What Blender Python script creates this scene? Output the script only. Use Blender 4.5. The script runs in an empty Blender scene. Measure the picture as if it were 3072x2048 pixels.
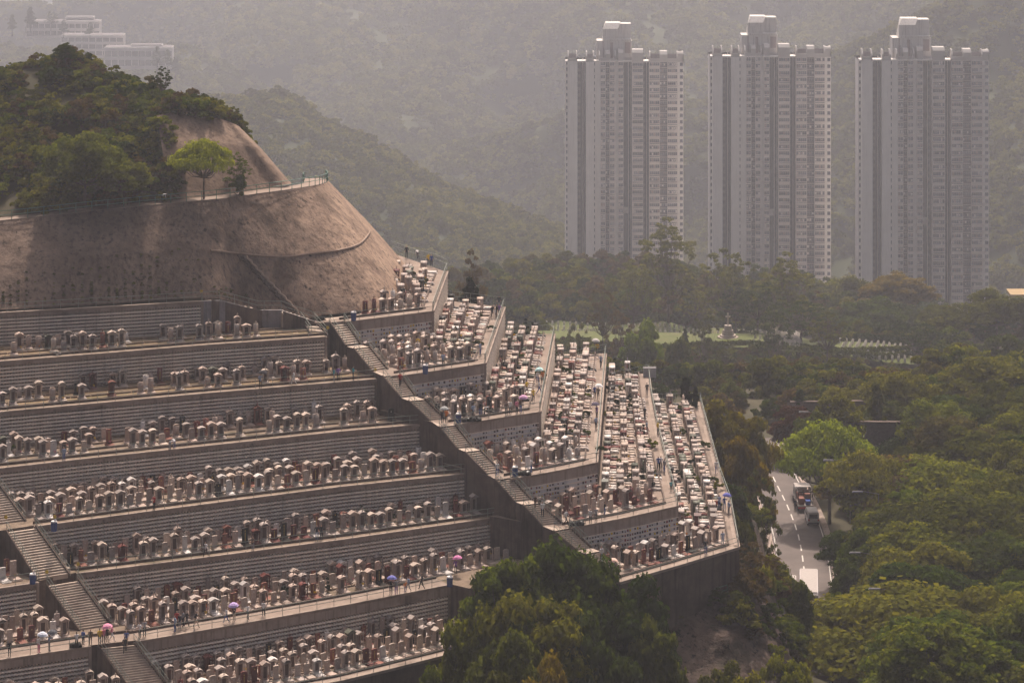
import bpy, bmesh, math, random
import numpy as np
from mathutils import Vector, Matrix

# ---------------------------------------------------------------- camera, sky, sun, exposure
S = bpy.context.scene
C = S.collection
CAMZ, FPX, YH, UD = 150.0, 9000.0, -1000.0, 3072/2352.0
cam = bpy.data.cameras.new('camera'); cam_o = bpy.data.objects.new('camera', cam); C.objects.link(cam_o)
cam_o.location = (0, 0, CAMZ); cam_o.rotation_euler = (math.radians(90), 0, 0)
cam.sensor_width = 36; cam.lens = 36*FPX/3072; cam.shift_y = -(1024-YH)/3072
cam.clip_start = 1; cam.clip_end = 20000
S.camera = cam_o
SUN_EL, SUN_AZ = math.radians(53), math.radians(3)      # azimuth measured from +Y, clockwise
W = bpy.data.worlds.new('World'); S.world = W; W.use_nodes = True
nt = W.node_tree; nt.nodes.clear()
sky = nt.nodes.new('ShaderNodeTexSky'); sky.sky_type = 'NISHITA'; sky.sun_disc = False
sky.sun_elevation = SUN_EL; sky.sun_rotation = SUN_AZ; sky.dust_density = 8; sky.air_density = 0.35; sky.ozone_density = 0.0
bg = nt.nodes.new('ShaderNodeBackground'); bg.inputs['Strength'].default_value = 0.145
wo = nt.nodes.new('ShaderNodeOutputWorld')
nt.links.new(sky.outputs[0], bg.inputs[0]); nt.links.new(bg.outputs[0], wo.inputs[0])
sl = bpy.data.lights.new('sun', 'SUN'); sl.energy = 4.0; sl.angle = math.radians(0.6); sl.color = (1.0, 0.88, 0.78)
so = bpy.data.objects.new('sun', sl); C.objects.link(so)
sdir = Vector((math.sin(SUN_AZ)*math.cos(SUN_EL), math.cos(SUN_AZ)*math.cos(SUN_EL), math.sin(SUN_EL)))
so.rotation_euler = sdir.to_track_quat('Z', 'Y').to_euler(); so.location = (0, 300, 400)
S.view_settings.view_transform = 'Standard'; S.view_settings.look = 'None'
S.view_settings.exposure = 0.19; S.view_settings.gamma = 1.0
S.render.engine = 'CYCLES'
S.cycles.use_denoising = True; S.cycles.denoising_prefilter = 'ACCURATE'; S.cycles.denoising_input_passes = 'RGB_ALBEDO_NORMAL'
S.cycles.volume_bounces = 1; S.cycles.max_bounces = 6; S.cycles.diffuse_bounces = 2
S.cycles.transmission_bounces = 2; S.cycles.glossy_bounces = 1; S.cycles.transparent_max_bounces = 8
HAZE_DENSITY = 0.00019
R = random.Random(7)

# ---------------------------------------------------------------- helpers
def g(xd, yd, z):                      # picture point (2352-wide) on the level z -> world point
    Y = (CAMZ-z)*FPX/(yd*UD-YH); return Vector(((xd*UD-1536)/FPX*Y, Y, z))
def gd(xd, yd, Y):                     # picture point at distance Y
    return Vector(((xd*UD-1536)/FPX*Y, Y, CAMZ-(yd*UD-YH)*Y/FPX))
_o1 = 'zeroth first second third fourth fifth sixth seventh eighth ninth tenth eleventh twelfth thirteenth fourteenth fifteenth sixteenth seventeenth eighteenth nineteenth'.split()
_t1 = {2:'twent',3:'thirt',4:'fort',5:'fift',6:'sixt',7:'sevent',8:'eight',9:'ninet'}
def ordw(n):
    if n < 20: return _o1[n]
    return _t1[n//10 % 10]+'ieth' if n % 10 == 0 else _t1[n//10 % 10]+'y-'+_o1[n % 10]
def tag(o, label=None, cat=None, group=None, kind=None):
    if label: o['label'] = ' '.join(label.split()[:16])
    if cat: o['category'] = cat
    if group: o['group'] = group
    if kind: o['kind'] = kind
    return o
def empty(name, loc, rz=0.0):
    o = bpy.data.objects.new(name, None); C.objects.link(o); o.location = loc; o.rotation_euler = (0, 0, rz); o.empty_display_size = .3
    return o
def put(name, me, parent=None, loc=None, rz=0.0, sc=None, m=None):
    o = bpy.data.objects.new(name, me); C.objects.link(o)
    if parent is not None: o.parent = parent
    if loc is not None: o.location = loc
    if rz: o.rotation_euler = (0, 0, rz)
    if sc is not None: o.scale = sc if hasattr(sc, '__len__') else (sc, sc, sc)
    if m is not None:
        o.material_slots[0].link = 'OBJECT'; o.material_slots[0].material = m
    return o

class MB:
    def __init__(s): s.v = []; s.f = []; s.mi = []
    def poly(s, pts, m=0):
        n = len(s.v); s.v += [tuple(p) for p in pts]; s.f.append(tuple(range(n, n+len(pts)))); s.mi.append(m)
    def hexa(s, p, m=0):               # 8 corners: bottom 4 ccw, top 4 ccw
        n = len(s.v); s.v += [tuple(q) for q in p]
        for q in ((3,2,1,0),(4,5,6,7),(0,1,5,4),(1,2,6,5),(2,3,7,6),(3,0,4,7)):
            s.f.append(tuple(n+i for i in q)); s.mi.append(m)
    def box(s, x0, x1, y0, y1, z0, z1, m=0):
        s.hexa([(x0,y0,z0),(x1,y0,z0),(x1,y1,z0),(x0,y1,z0),(x0,y0,z1),(x1,y0,z1),(x1,y1,z1),(x0,y1,z1)], m)
    def obox(s, a, b, z0, z1, y0, y1, m=0, nrm=None, z0b=None, z1b=None):
        # box along a->b (xy), between offsets y0..y1 along nrm
        a = Vector((a[0], a[1])); b = Vector((b[0], b[1])); d = (b-a).normalized()
        n = Vector(nrm) if nrm is not None else Vector((d.y, -d.x))
        z0b = z0 if z0b is None else z0b; z1b = z1 if z1b is None else z1b
        p = [a+n*y1, b+n*y1, b+n*y0, a+n*y0]; zz0 = (z0, z0b, z0b, z0); zz1 = (z1, z1b, z1b, z1)
        s.hexa([(q.x, q.y, zz0[i]) for i, q in enumerate(p)]+[(q.x, q.y, zz1[i]) for i, q in enumerate(p)], m)
    def tube(s, a, b, r0, r1=None, n=6, m=0, cap=True):
        a = Vector(a); b = Vector(b); r1 = r0 if r1 is None else r1
        d = (b-a)
        if d.length < 1e-6: return
        d.normalize(); u = d.orthogonal().normalized(); w = d.cross(u); k = len(s.v)
        for c, r in ((a, r0), (b, r1)):
            for i in range(n):
                t = 2*math.pi*i/n; s.v.append(tuple(c+u*(math.cos(t)*r)+w*(math.sin(t)*r)))
        for i in range(n):
            j = (i+1) % n; s.f.append((k+i, k+j, k+n+j, k+n+i)); s.mi.append(m)
        if cap:
            s.f.append(tuple(k+i for i in reversed(range(n)))); s.mi.append(m); s.f.append(tuple(k+n+i for i in range(n))); s.mi.append(m)
    def mesh(s, name, mats, smooth=False):
        me = bpy.data.meshes.new(name); me.from_pydata(s.v, [], s.f)
        for m in (mats if isinstance(mats, (list, tuple)) else [mats]): me.materials.append(m)
        if len(me.materials) > 1: me.polygons.foreach_set('material_index', s.mi)
        if smooth: me.polygons.foreach_set('use_smooth', [True]*len(s.f))
        me.update(); return me
    def build(s, name, mats, parent=None, smooth=False):
        return put(name, s.mesh(name, mats, smooth), parent)

def np_mesh(name, v, f, mats, mi=None, smooth=False):
    me = bpy.data.meshes.new(name); nv, nf, k = len(v), len(f), f.shape[1]
    me.vertices.add(nv); me.vertices.foreach_set('co', np.asarray(v, np.float32).ravel())
    me.loops.add(nf*k); me.loops.foreach_set('vertex_index', np.asarray(f, np.int32).ravel())
    me.polygons.add(nf); me.polygons.foreach_set('loop_start', np.arange(0, nf*k, k, dtype=np.int32))
    for m in (mats if isinstance(mats, (list, tuple)) else [mats]): me.materials.append(m)
    if mi is not None: me.polygons.foreach_set('material_index', np.asarray(mi, np.int32))
    if smooth: me.polygons.foreach_set('use_smooth', np.ones(nf, bool))
    me.update(calc_edges=True); return me

# ---------------------------------------------------------------- materials
def newmat(name):
    m = bpy.data.materials.new(name); m.use_nodes = True; t = m.node_tree
    return m, t, t.nodes['Principled BSDF'], t.nodes, t.links
def stone(name, c1, c2, scale=1.0, rough=.85, c3=None, streak=0.0, bump=0.0, vary=.25, space='pos', stretch=(1,1,1), spec=.08, cut=(.3,.7), dark=None, pits=0.0):
    """mottled two- or three-colour surface with optional run-down streaks"""
    m, t, b, N, L = newmat(name)
    if space == 'pos':
        src = N.new('ShaderNodeNewGeometry').outputs['Position']
    else:
        src = N.new('ShaderNodeTexCoord').outputs['Object']
    mp = N.new('ShaderNodeMapping'); mp.inputs['Scale'].default_value = stretch; L.new(src, mp.inputs['Vector'])
    n1 = N.new('ShaderNodeTexNoise'); n1.inputs['Scale'].default_value = scale; n1.inputs['Detail'].default_value = 8; n1.inputs['Roughness'].default_value = .65
    L.new(mp.outputs[0], n1.inputs['Vector'])
    r = N.new('ShaderNodeValToRGB'); e = r.color_ramp.elements
    e[0].position = cut[0]; e[0].color = (*c1, 1); e[1].position = cut[1]; e[1].color = (*c2, 1)
    L.new(n1.outputs['Fac'], r.inputs['Fac']); col = r.outputs['Color']
    def mixin(fac, colr, amount):
        nonlocal col
        mx = N.new('ShaderNodeMix'); mx.data_type = 'RGBA'
        L.new(fac, mx.inputs['Factor']); L.new(col, mx.inputs['A']); mx.inputs['B'].default_value = (*colr, 1); col = mx.outputs['Result']
    if c3 is not None:
        n3 = N.new('ShaderNodeTexNoise'); n3.inputs['Scale'].default_value = scale*.28; n3.inputs['Detail'].default_value = 6; n3.inputs['Roughness'].default_value = .7
        L.new(mp.outputs[0], n3.inputs['Vector'])
        rr = N.new('ShaderNodeValToRGB'); rr.color_ramp.elements[0].position = .52; rr.color_ramp.elements[1].position = .68
        L.new(n3.outputs['Fac'], rr.inputs['Fac']); mixin(rr.outputs['Color'], c3, 1)
    if streak > 0:
        mp2 = N.new('ShaderNodeMapping'); mp2.inputs['Scale'].default_value = (1.6, 1.6, .1); L.new(src, mp2.inputs['Vector'])
        n2 = N.new('ShaderNodeTexNoise'); n2.inputs['Scale'].default_value = 1.2; n2.inputs['Detail'].default_value = 7; n2.inputs['Roughness'].default_value = .7
        L.new(mp2.outputs[0], n2.inputs['Vector'])
        r2 = N.new('ShaderNodeValToRGB'); r2.color_ramp.elements[0].position = .5; r2.color_ramp.elements[1].position = .72
        r2.color_ramp.elements[1].color = (streak, streak, streak, 1)
        L.new(n2.outputs['Fac'], r2.inputs['Fac']); mixin(r2.outputs['Color'], dark or tuple(x*.25 for x in c1), 1)
    if pits > 0:
        n4 = N.new('ShaderNodeTexNoise'); n4.inputs['Scale'].default_value = 1.1; n4.inputs['Detail'].default_value = 5; n4.inputs['Roughness'].default_value = .75
        L.new(mp.outputs[0], n4.inputs['Vector'])
        r4 = N.new('ShaderNodeValToRGB'); r4.color_ramp.elements[0].position = pits; r4.color_ramp.elements[1].position = pits+.07
        L.new(n4.outputs['Fac'], r4.inputs['Fac']); mixin(r4.outputs['Color'], tuple(x*.22 for x in c1), 1)
    if vary > 0:
        oi = N.new('ShaderNodeObjectInfo'); mr = N.new('ShaderNodeMapRange'); mr.inputs['To Min'].default_value = 1-vary; mr.inputs['To Max'].default_value = 1+vary
        L.new(oi.outputs['Random'], mr.inputs['Value'])
        mm = N.new('ShaderNodeMix'); mm.data_type = 'RGBA'; mm.blend_type = 'MULTIPLY'; mm.inputs['Factor'].default_value = 1
        cr = N.new('ShaderNodeCombineColor')
        for i in range(3): L.new(mr.outputs[0], cr.inputs[i])
        L.new(col, mm.inputs['A']); L.new(cr.outputs[0], mm.inputs['B']); col = mm.outputs['Result']
    L.new(col, b.inputs['Base Color']); b.inputs['Roughness'].default_value = rough; b.inputs['Specular IOR Level'].default_value = spec
    if bump > 0:
        bp = N.new('ShaderNodeBump'); bp.inputs['Strength'].default_value = 1; bp.inputs['Distance'].default_value = bump
        L.new(n1.outputs['Fac'], bp.inputs['Height']); L.new(bp.outputs[0], b.inputs['Normal'])
    return m
def plain(name, c, rough=.7, metal=0.0, vary=0.0, spec=.15):
    m = stone(name, tuple(x*.88 for x in c), tuple(min(1, x*1.1) for x in c), 3.0, rough, vary=vary, space='obj', spec=spec)
    m.node_tree.nodes['Principled BSDF'].inputs['Metallic'].default_value = metal; return m
def leafmat(name, cols, trans=.28, vary=.3):
    """foliage: colour differs from tree to tree and clump to clump; leaves let some light through"""
    m = bpy.data.materials.new(name); m.use_nodes = True; t = m.node_tree; N, L = t.nodes, t.links; N.clear()
    out = N.new('ShaderNodeOutputMaterial'); oi = N.new('ShaderNodeObjectInfo')
    tc = N.new('ShaderNodeTexCoord'); nz = N.new('ShaderNodeTexNoise'); nz.inputs['Scale'].default_value = .55; nz.inputs['Detail'].default_value = 4
    L.new(tc.outputs['Object'], nz.inputs['Vector'])
    rp = N.new('ShaderNodeValToRGB'); el = rp.color_ramp.elements
    for i, c in enumerate(cols):
        e = el[i] if i < 2 else el.new(.5)
        e.color = (*c, 1)
    for i, c in enumerate(cols): el[i].position = i/(len(cols)-1)
    for i, c in enumerate(cols): el[i].color = (*c, 1)
    ad = N.new('ShaderNodeMath'); ad.operation = 'MULTIPLY_ADD'; ad.inputs[1].default_value = 1.3
    sb = N.new('ShaderNodeMath'); sb.operation = 'ADD'; sb.inputs[1].default_value = -.65
    L.new(nz.outputs['Fac'], ad.inputs[0]); L.new(oi.outputs['Random'], ad.inputs[2]); L.new(ad.outputs[0], sb.inputs[0])
    L.new(sb.outputs[0], rp.inputs['Fac'])
    hs = N.new('ShaderNodeHueSaturation'); nz2 = N.new('ShaderNodeTexNoise'); nz2.inputs['Scale'].default_value = 2.2
    L.new(tc.outputs['Object'], nz2.inputs['Vector'])
    mr = N.new('ShaderNodeMapRange'); mr.inputs['From Min'].default_value = .3; mr.inputs['From Max'].default_value = .7; mr.inputs['To Min'].default_value = 1-vary; mr.inputs['To Max'].default_value = 1+vary
    L.new(nz2.outputs['Fac'], mr.inputs['Value']); L.new(mr.outputs[0], hs.inputs['Value']); L.new(rp.outputs['Color'], hs.inputs['Color'])
    d = N.new('ShaderNodeBsdfDiffuse'); tr = N.new('ShaderNodeBsdfTranslucent'); mx = N.new('ShaderNodeMixShader'); mx.inputs['Fac'].default_value = trans
    ml = N.new('ShaderNodeMix'); ml.data_type = 'RGBA'; ml.blend_type = 'MULTIPLY'; ml.inputs['Factor'].default_value = 1; ml.inputs['B'].default_value = (2.2, 2.0, .8, 1)
    md = N.new('ShaderNodeMix'); md.data_type = 'RGBA'; md.blend_type = 'MULTIPLY'; md.inputs['Factor'].default_value = 1; md.inputs['B'].default_value = (.72, .72, .72, 1)
    L.new(hs.outputs[0], ml.inputs['A']); L.new(hs.outputs[0], md.inputs['A']); L.new(md.outputs['Result'], d.inputs['Color']); L.new(ml.outputs['Result'], tr.inputs['Color']); L.new(d.outputs[0], mx.inputs[1]); L.new(tr.outputs[0], mx.inputs[2])
    L.new(mx.outputs[0], out.inputs['Surface']); return m

M = {}
M['concrete'] = stone('concrete', (.29,.22,.18), (.40,.315,.26), .5, c3=(.18,.14,.118), streak=.8, vary=0)
M['path'] = stone('path_concrete', (.19,.14,.11), (.30,.23,.185), .45, c3=(.125,.095,.075), vary=0)
M['coping'] = stone('coping_concrete', (.23,.175,.14), (.36,.28,.225), .8, c3=(.15,.115,.09), vary=0)
M['terrace'] = stone('terrace_earth', (.12,.085,.06), (.27,.20,.145), .8, c3=(.10,.08,.045), vary=0, bump=.1)
M['terrace_gold'] = stone('terrace_dry_grass', (.16,.105,.055), (.34,.24,.15), .9, c3=(.12,.10,.04), vary=0, bump=.1)
M['dark_wall'] = stone('stained_concrete', (.085,.060,.048), (.165,.12,.095), .5, c3=(.05,.036,.03), streak=.9, vary=0)
M['step'] = stone('step_concrete', (.34,.265,.21), (.50,.40,.32), .9, c3=(.26,.20,.16), vary=0)
M['niche_lip'] = stone('niche_ledge_paint', (.86,.71,.57), (.92,.80,.67), .7, streak=.6, vary=0)
M['niche_div'] = stone('niche_divider', (.36,.27,.19), (.54,.42,.31), .25, c3=(.24,.165,.13), vary=0)
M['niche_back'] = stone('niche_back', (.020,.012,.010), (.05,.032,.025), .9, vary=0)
M['panel'] = stone('niche_panel_white', (.66,.60,.57), (.80,.75,.71), 1.2, streak=.4, vary=0)
M['flower_dark'] = plain('niche_flower_dark', (.07,.04,.025)); M['flower_red'] = plain('niche_flower_red', (.25,.05,.03)); M['flower_yellow'] = plain('flower_yellow', (.75,.50,.04))
M['rail'] = plain('rail_paint_grey_green', (.26,.28,.235), .5, .0)
M['rail_green'] = plain('rail_paint_green', (.11,.21,.155), .5)
M['slope'] = stone('sprayed_concrete_slope', (.115,.080,.062), (.265,.195,.15), .35, c3=(.045,.031,.024), streak=1.0, vary=0, bump=.5, stretch=(1,1,.6), pits=.59)
M['slope_light'] = stone('sprayed_concrete_pale', (.25,.175,.135), (.38,.28,.215), .22, c3=(.19,.13,.10), streak=.5, vary=0, bump=.25, stretch=(1,1,.6))
M['rock'] = stone('dark_rock', (.045,.032,.026), (.16,.112,.088), .6, c3=(.03,.035,.018), vary=0, bump=1.0, pits=.55)
M['soil'] = stone('woodland_soil', (.035,.032,.016), (.075,.062,.034), .15, vary=0)
M['far_soil'] = stone('far_hill_ground', (.022,.028,.009), (.045,.052,.018), .05, vary=0)
M['lawn'] = stone('mown_lawn', (.060,.075,.018), (.105,.115,.032), .3, c3=(.12,.105,.045), vary=0)
M['asphalt'] = stone('road_asphalt', (.115,.095,.085), (.165,.135,.12), .3, vary=0)
M['roadpaint'] = plain('road_paint', (.62,.56,.50))
M['trunk'] = stone('bark', (.055,.040,.030), (.12,.09,.07), 2.0, space='obj')
M['trunk_pale'] = stone('pale_bark', (.20,.17,.15), (.34,.29,.25), 2.0, space='obj')
M['pink'] = stone('pink_granite', (.32,.235,.19), (.45,.345,.285), 6, .6, space='obj')
M['grey'] = stone('grey_granite', (.28,.225,.195), (.40,.33,.29), 6, .6, space='obj')
M['tan'] = stone('tan_granite', (.36,.28,.225), (.50,.405,.335), 6, .6, space='obj')
M['white'] = stone('white_marble', (.48,.43,.395), (.62,.565,.52), 3, .5, space='obj')
M['red'] = stone('red_granite', (.17,.068,.05), (.26,.11,.08), 6, .45, space='obj')
M['maroon'] = stone('maroon_granite', (.10,.032,.028), (.16,.055,.045), 6, .4, space='obj')
M['black'] = stone('black_granite', (.015,.014,.012), (.035,.03,.026), 6, .3, space='obj')
M['green'] = stone('green_granite', (.07,.07,.05), (.12,.12,.09), 6, .45, space='obj')
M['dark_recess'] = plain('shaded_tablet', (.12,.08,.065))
M['gold'] = plain('gold_lettering', (.60,.40,.10), .4)
L_DARK = leafmat('foliage_dark', [(0.0172,0.0307,0.0055), (0.0362,0.0528,0.0084), (0.0688,0.0809,0.0124)])
L_MID = leafmat('foliage_green', [(0.0292,0.0477,0.0062), (0.0731,0.0979,0.0097), (0.1419,0.1491,0.0153)])
L_OLIVE = leafmat('foliage_olive', [(0.0431,0.0494,0.0077), (0.0903,0.0954,0.0118), (0.1419,0.1362,0.0181)])
L_GOLD = leafmat('foliage_golden', [(0.1076,0.0749,0.0097), (0.1376,0.1005,0.0124), (0.0947,0.0895,0.0111)])
L_BRIGHT = leafmat('foliage_bright', [(0.0827,0.1223,0.0084), (0.1489,0.1911,0.0139), (0.2095,0.2348,0.0178)])
L_BROWN = leafmat('foliage_brown', [(0.0645,0.0426,0.0194), (0.0903,0.0639,0.0277), (0.0688,0.0639,0.0194)])
L_FAR = leafmat('foliage_far', [(0.0411,0.0426,0.0084), (0.0774,0.0895,0.0139), (0.1634,0.1576,0.0277)])
L_CONE = leafmat('foliage_cypress', [(0.0086,0.0171,0.0055), (0.0138,0.0255,0.0069), (0.0224,0.0358,0.0084)], .15)
L_PURPLE = leafmat('foliage_purple', [(0.0431,0.0171,0.0139), (0.0688,0.0298,0.0207)])
L_SOFT = leafmat('foliage_soft', [(0.0621,0.0800,0.0114), (0.0960,0.1150,0.0142), (0.1412,0.1500,0.0190)])

# ---------------------------------------------------------------- figures: one continuous body per pose
SKIN = plain('skin', (.50,.32,.24)); HAIR = plain('black_hair', (.018,.014,.012)); SHOE = plain('shoe', (.05,.04,.04))
_cl = {}
def cloth(c):
    if c not in _cl: _cl[c] = plain('cloth_%d' % len(_cl), c, .85)
    return _cl[c]
def person_mesh(name, pose):
    P = dict(pel=(0,0,.93), sp=(0,.01,1.1), ch=(0,.0,1.3), nk=(0,.0,1.45), hb=(0,-.01,1.54), hd=(0,-.015,1.62), top=(0,0,1.70), no=(0,-.12,1.60),
             hl=(-.09,0,.90), kl=(-.10,-.02,.50), al=(-.10,.02,.09), tl=(-.11,-.15,.04), hr=(.09,0,.90), kr=(.10,-.02,.50), ar=(.10,.02,.09), tr=(.11,-.15,.04),
             sl=(-.19,0,1.39), el=(-.25,.03,1.12), wl=(-.25,-.05,.90), pl=(-.25,-.07,.83), sr=(.19,0,1.39), er=(.25,.03,1.12), wr=(.25,-.05,.90), pr=(.25,-.07,.83))
    if pose == 'walk': P.update(kl=(-.09,-.2,.54), al=(-.09,-.26,.12), tl=(-.09,-.42,.10), kr=(.09,.06,.50), ar=(.09,.30,.16), tr=(.09,.20,.05), el=(-.24,.14,1.14), wl=(-.23,.16,.92), pl=(-.23,.16,.85), er=(.24,-.10,1.14), wr=(.23,-.24,.98), pr=(.23,-.28,.92))
    if pose == 'hold': P.update(er=(.26,-.10,1.18), wr=(.18,-.30,1.32), pr=(.18,-.34,1.38))
    if pose == 'both': P.update(er=(.26,-.12,1.15), wr=(.12,-.34,1.16), pr=(.09,-.39,1.17), el=(-.26,-.12,1.15), wl=(-.12,-.34,1.12), pl=(-.09,-.39,1.13))
    if pose == 'bend': P.update(sp=(0,-.14,1.02), ch=(0,-.36,1.08), nk=(0,-.50,1.08), hb=(0,-.57,1.07), hd=(0,-.65,1.05), top=(0,-.72,1.03), no=(0,-.64,.93), sl=(-.19,-.42,1.06), el=(-.22,-.46,.80), wl=(-.18,-.50,.58), pl=(-.17,-.52,.52), sr=(.19,-.42,1.06), er=(.22,-.46,.80), wr=(.18,-.50,.58), pr=(.17,-.52,.52))
    rad = dict(pel=.135, sp=.125, ch=.15, nk=.055, hb=.075, hd=.098, top=.06, no=.02, hl=.09, kl=.062, al=.045, tl=.035, hr=.09, kr=.062, ar=.045, tr=.035, sl=.062, el=.043, wl=.03, pl=.034, sr=.062, er=.043, wr=.03, pr=.034)
    E = [('pel','sp','s'),('sp','ch','s'),('ch','nk','k'),('nk','hb','k'),('hb','hd','h'),('hd','top','h'),('hd','no','k'),('pel','hl','t'),('hl','kl','t'),('kl','al','t'),('al','tl','f'),('pel','hr','t'),('hr','kr','t'),('kr','ar','t'),('ar','tr','f'),
         ('ch','sl','s'),('sl','el','s'),('el','wl','k'),('wl','pl','k'),('ch','sr','s'),('sr','er','s'),('er','wr','k'),('wr','pr','k')]
    for s in 'lr':
        w, p = Vector(P['w'+s]), Vector(P['p'+s]); d = (p-w).normalized(); q = Vector((0,1,0)) if abs(d.y) < .8 else Vector((0,0,1)); q = (q-d*q.dot(d)).normalized()
        for i, (o, ln) in enumerate(((-.027,.065),(-.009,.078),(.009,.072),(.027,.055))):
            P[f'f{s}{i}'] = tuple(p+q*o+d*ln*.8+Vector((0,-.012,0))); rad[f'f{s}{i}'] = .009; E.append(('p'+s, f'f{s}{i}', 'k'))
        P[f'th{s}'] = tuple(w.lerp(p,.6)+Vector((.0,-.05,0))+d*.03); rad[f'th{s}'] = .011; E.append(('p'+s, f'th{s}', 'k'))
    names = list(P); me = bpy.data.meshes.new('p'); me.from_pydata([P[n] for n in names], [(names.index(a), names.index(b)) for a, b, _ in E], [])
    ob = bpy.data.objects.new('p', me); C.objects.link(ob); ob.modifiers.new('s', 'SKIN'); sv = me.skin_vertices[0].data
    for i, n in enumerate(names): sv[i].radius = (rad[n]*(1.15 if n in ('ch','pel','sp') else 1), rad[n]*(.8 if n in ('ch','pel','sp') else 1)); sv[i].use_root = n == 'pel'
    sb = ob.modifiers.new('u', 'SUBSURF'); sb.levels = sb.render_levels = 1
    bpy.context.view_layer.update(); ev = ob.evaluated_get(bpy.context.evaluated_depsgraph_get()); out = bpy.data.meshes.new_from_object(ev); out.name = name
    bpy.data.objects.remove(ob); out.materials.clear()
    for m_ in (SKIN, HAIR, cloth((.5,.5,.5)), cloth((.06,.06,.08)), SHOE): out.materials.append(m_)
    segs = [(np.array(P[a]), np.array(P[b]), t_) for a, b, t_ in E]
    for f in out.polygons:
        c_ = np.array(f.center); best = 9; ty = 's'
        for a, b, t_ in segs:
            ab = b-a; u = np.clip(np.dot(c_-a, ab)/max(1e-9, ab.dot(ab)), 0, 1); dd = np.linalg.norm(c_-a-ab*u)-(.07 if t_ == 's' else .03 if t_ == 't' else 0)
            if dd < best: best, ty = dd, t_
        hd = np.array(P['hd'])
        if ty == 'h': ty = 'hair' if (c_[2] > hd[2]+.02 or c_[1] > hd[1]+.01) else 'k'
        f.material_index = {'k':0,'hair':1,'s':2,'t':3,'f':4}[ty]; f.use_smooth = True
    return out
PM = {p: person_mesh('person', p) for p in ('stand','walk','hold','both','bend')}
def umbrella_mesh():
    b = MB(); n = 8; b.v.append((0,0,.34)); rings = []
    for r_, z in ((.22,.30),(.42,.18),(.56,0)):
        st = len(b.v); rings.append(st)
        for i in range(n*2):
            t = math.pi*i/n; k_ = 1.0 if i % 2 == 0 else .93; b.v.append((math.cos(t)*r_*k_, math.sin(t)*r_*k_, z+(0 if i % 2 == 0 else .02)))
    for i in range(n*2): b.f.append((0, rings[0]+i, rings[0]+(i+1) % (n*2))); b.mi.append(0)
    for q in range(2):
        for i in range(n*2): j = (i+1) % (n*2); b.f.append((rings[q]+i, rings[q+1]+i, rings[q+1]+j, rings[q]+j)); b.mi.append(0)
    return b

# ---------------------------------------------------------------- the cemetery's levels and edges
ZL = {0:73.9, 1:70.1, 2:66.3, 3:62.5, 4:58.7, 5:54.9, 6:51.1, 7:47.3}
ZR = {1:70.7, 2:66.9, 3:63.1, 4:59.2, 5:55.3, 6:51.3}
EL = {0:[(-110,724),(0,718),(250,704),(465,691.4)],
      1:[(-110,838),(0,829.6),(250,810),(470,792),(742,773.3)],
      2:[(-110,956),(0,945.6),(250,923),(474,902.5),(867,869.7)],
      3:[(-110,1087),(0,1075),(195,1053),(500,1020.5),(784,990),(985,972.5)],
      4:[(-110,1240),(15,1218),(90,1207),(400,1166),(784,1117),(1103,1083.5)],
      5:[(-110,1367),(0,1350),(87,1337),(178,1316),(450,1282),(784,1238.5),(1201,1179)],
      6:[(-110,1533),(0,1514),(210,1483),(318,1471.5),(550,1432),(784,1390),(1033.6,1341.5)],
      7:[(-110,1700),(340,1640),(784,1562),(900,1534),(1023,1503),(1109,1480)]}
ER = {1:[(792,739),(880,728),(996,713.8),(1012,668),(1028.6,623)],
      2:[(919,862.5),(1000,851),(1115.7,833.5),(1138,768),(1160,705)],
      3:[(1045,975),(1140,960),(1242,944.6),(1259,850),(1274.6,766.8)],
      4:[(1174,1099),(1280,1080),(1372,1061),(1383,930),(1392.5,812)],
      5:[(1309,1212),(1440,1187),(1558,1160.3),(1526,1040),(1508,965),(1496,900),(1491.6,858)],
      6:[(1424,1336),(1560,1297),(1698,1255),(1681,1162),(1655,1090),(1632,1005.6),(1610,923)]}
NF = {1:3, 2:3, 3:3, 4:3, 5:3, 6:3}          # how many points make the front edge
PL = {k:[g(x, y, ZL[k]) for x, y in v] for k, v in EL.items()}
PR = {k:[g(x, y, ZR[k]) for x, y in v] for k, v in ER.items()}
PR[0] = [g(x, y, 70.7) for x, y in ((740,737),(820,722),(905,694),(937,640),(912,585))]   # foot of the slope
def off(pts, d):                       # move an edge sideways (positive = outwards, towards the lower terrace)
    out = []
    for i, p in enumerate(pts):
        a = pts[max(i-1, 0)]; b = pts[min(i+1, len(pts)-1)]
        n1 = Vector((p.y-a.y, -(p.x-a.x))) if i > 0 else None; n2 = Vector((b.y-p.y, -(b.x-p.x))) if i < len(pts)-1 else None
        n = ((n1.normalized() if n1 else Vector((0,0))) + (n2.normalized() if n2 else Vector((0,0)))); n.normalize()
        ref = (n1 or n2).normalized(); n = n/max(.5, n.dot(ref))
        out.append(Vector((p.x+n.x*d, p.y+n.y*d, p.z)))
    return out
def lerp_line(pts, s):                 # point at fraction s of the length
    L = [(pts[i+1]-pts[i]).length for i in range(len(pts)-1)]; t = max(0, min(1, s))*sum(L)
    for i, l in enumerate(L):
        if t <= l or i == len(L)-1: return pts[i].lerp(pts[i+1], min(1, t/l)), (pts[i+1]-pts[i]).normalized()
        t -= l
def at_x(pts, x):                      # point of an edge at world x
    for i in range(len(pts)-1):
        a, b = pts[i], pts[i+1]
        if (a.x <= x <= b.x) or i == len(pts)-2 or (i == 0 and x < a.x): return a.lerp(b, (x-a.x)/(b.x-a.x))
def length(pts): return sum((pts[i+1]-pts[i]).length for i in range(len(pts)-1))

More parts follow.
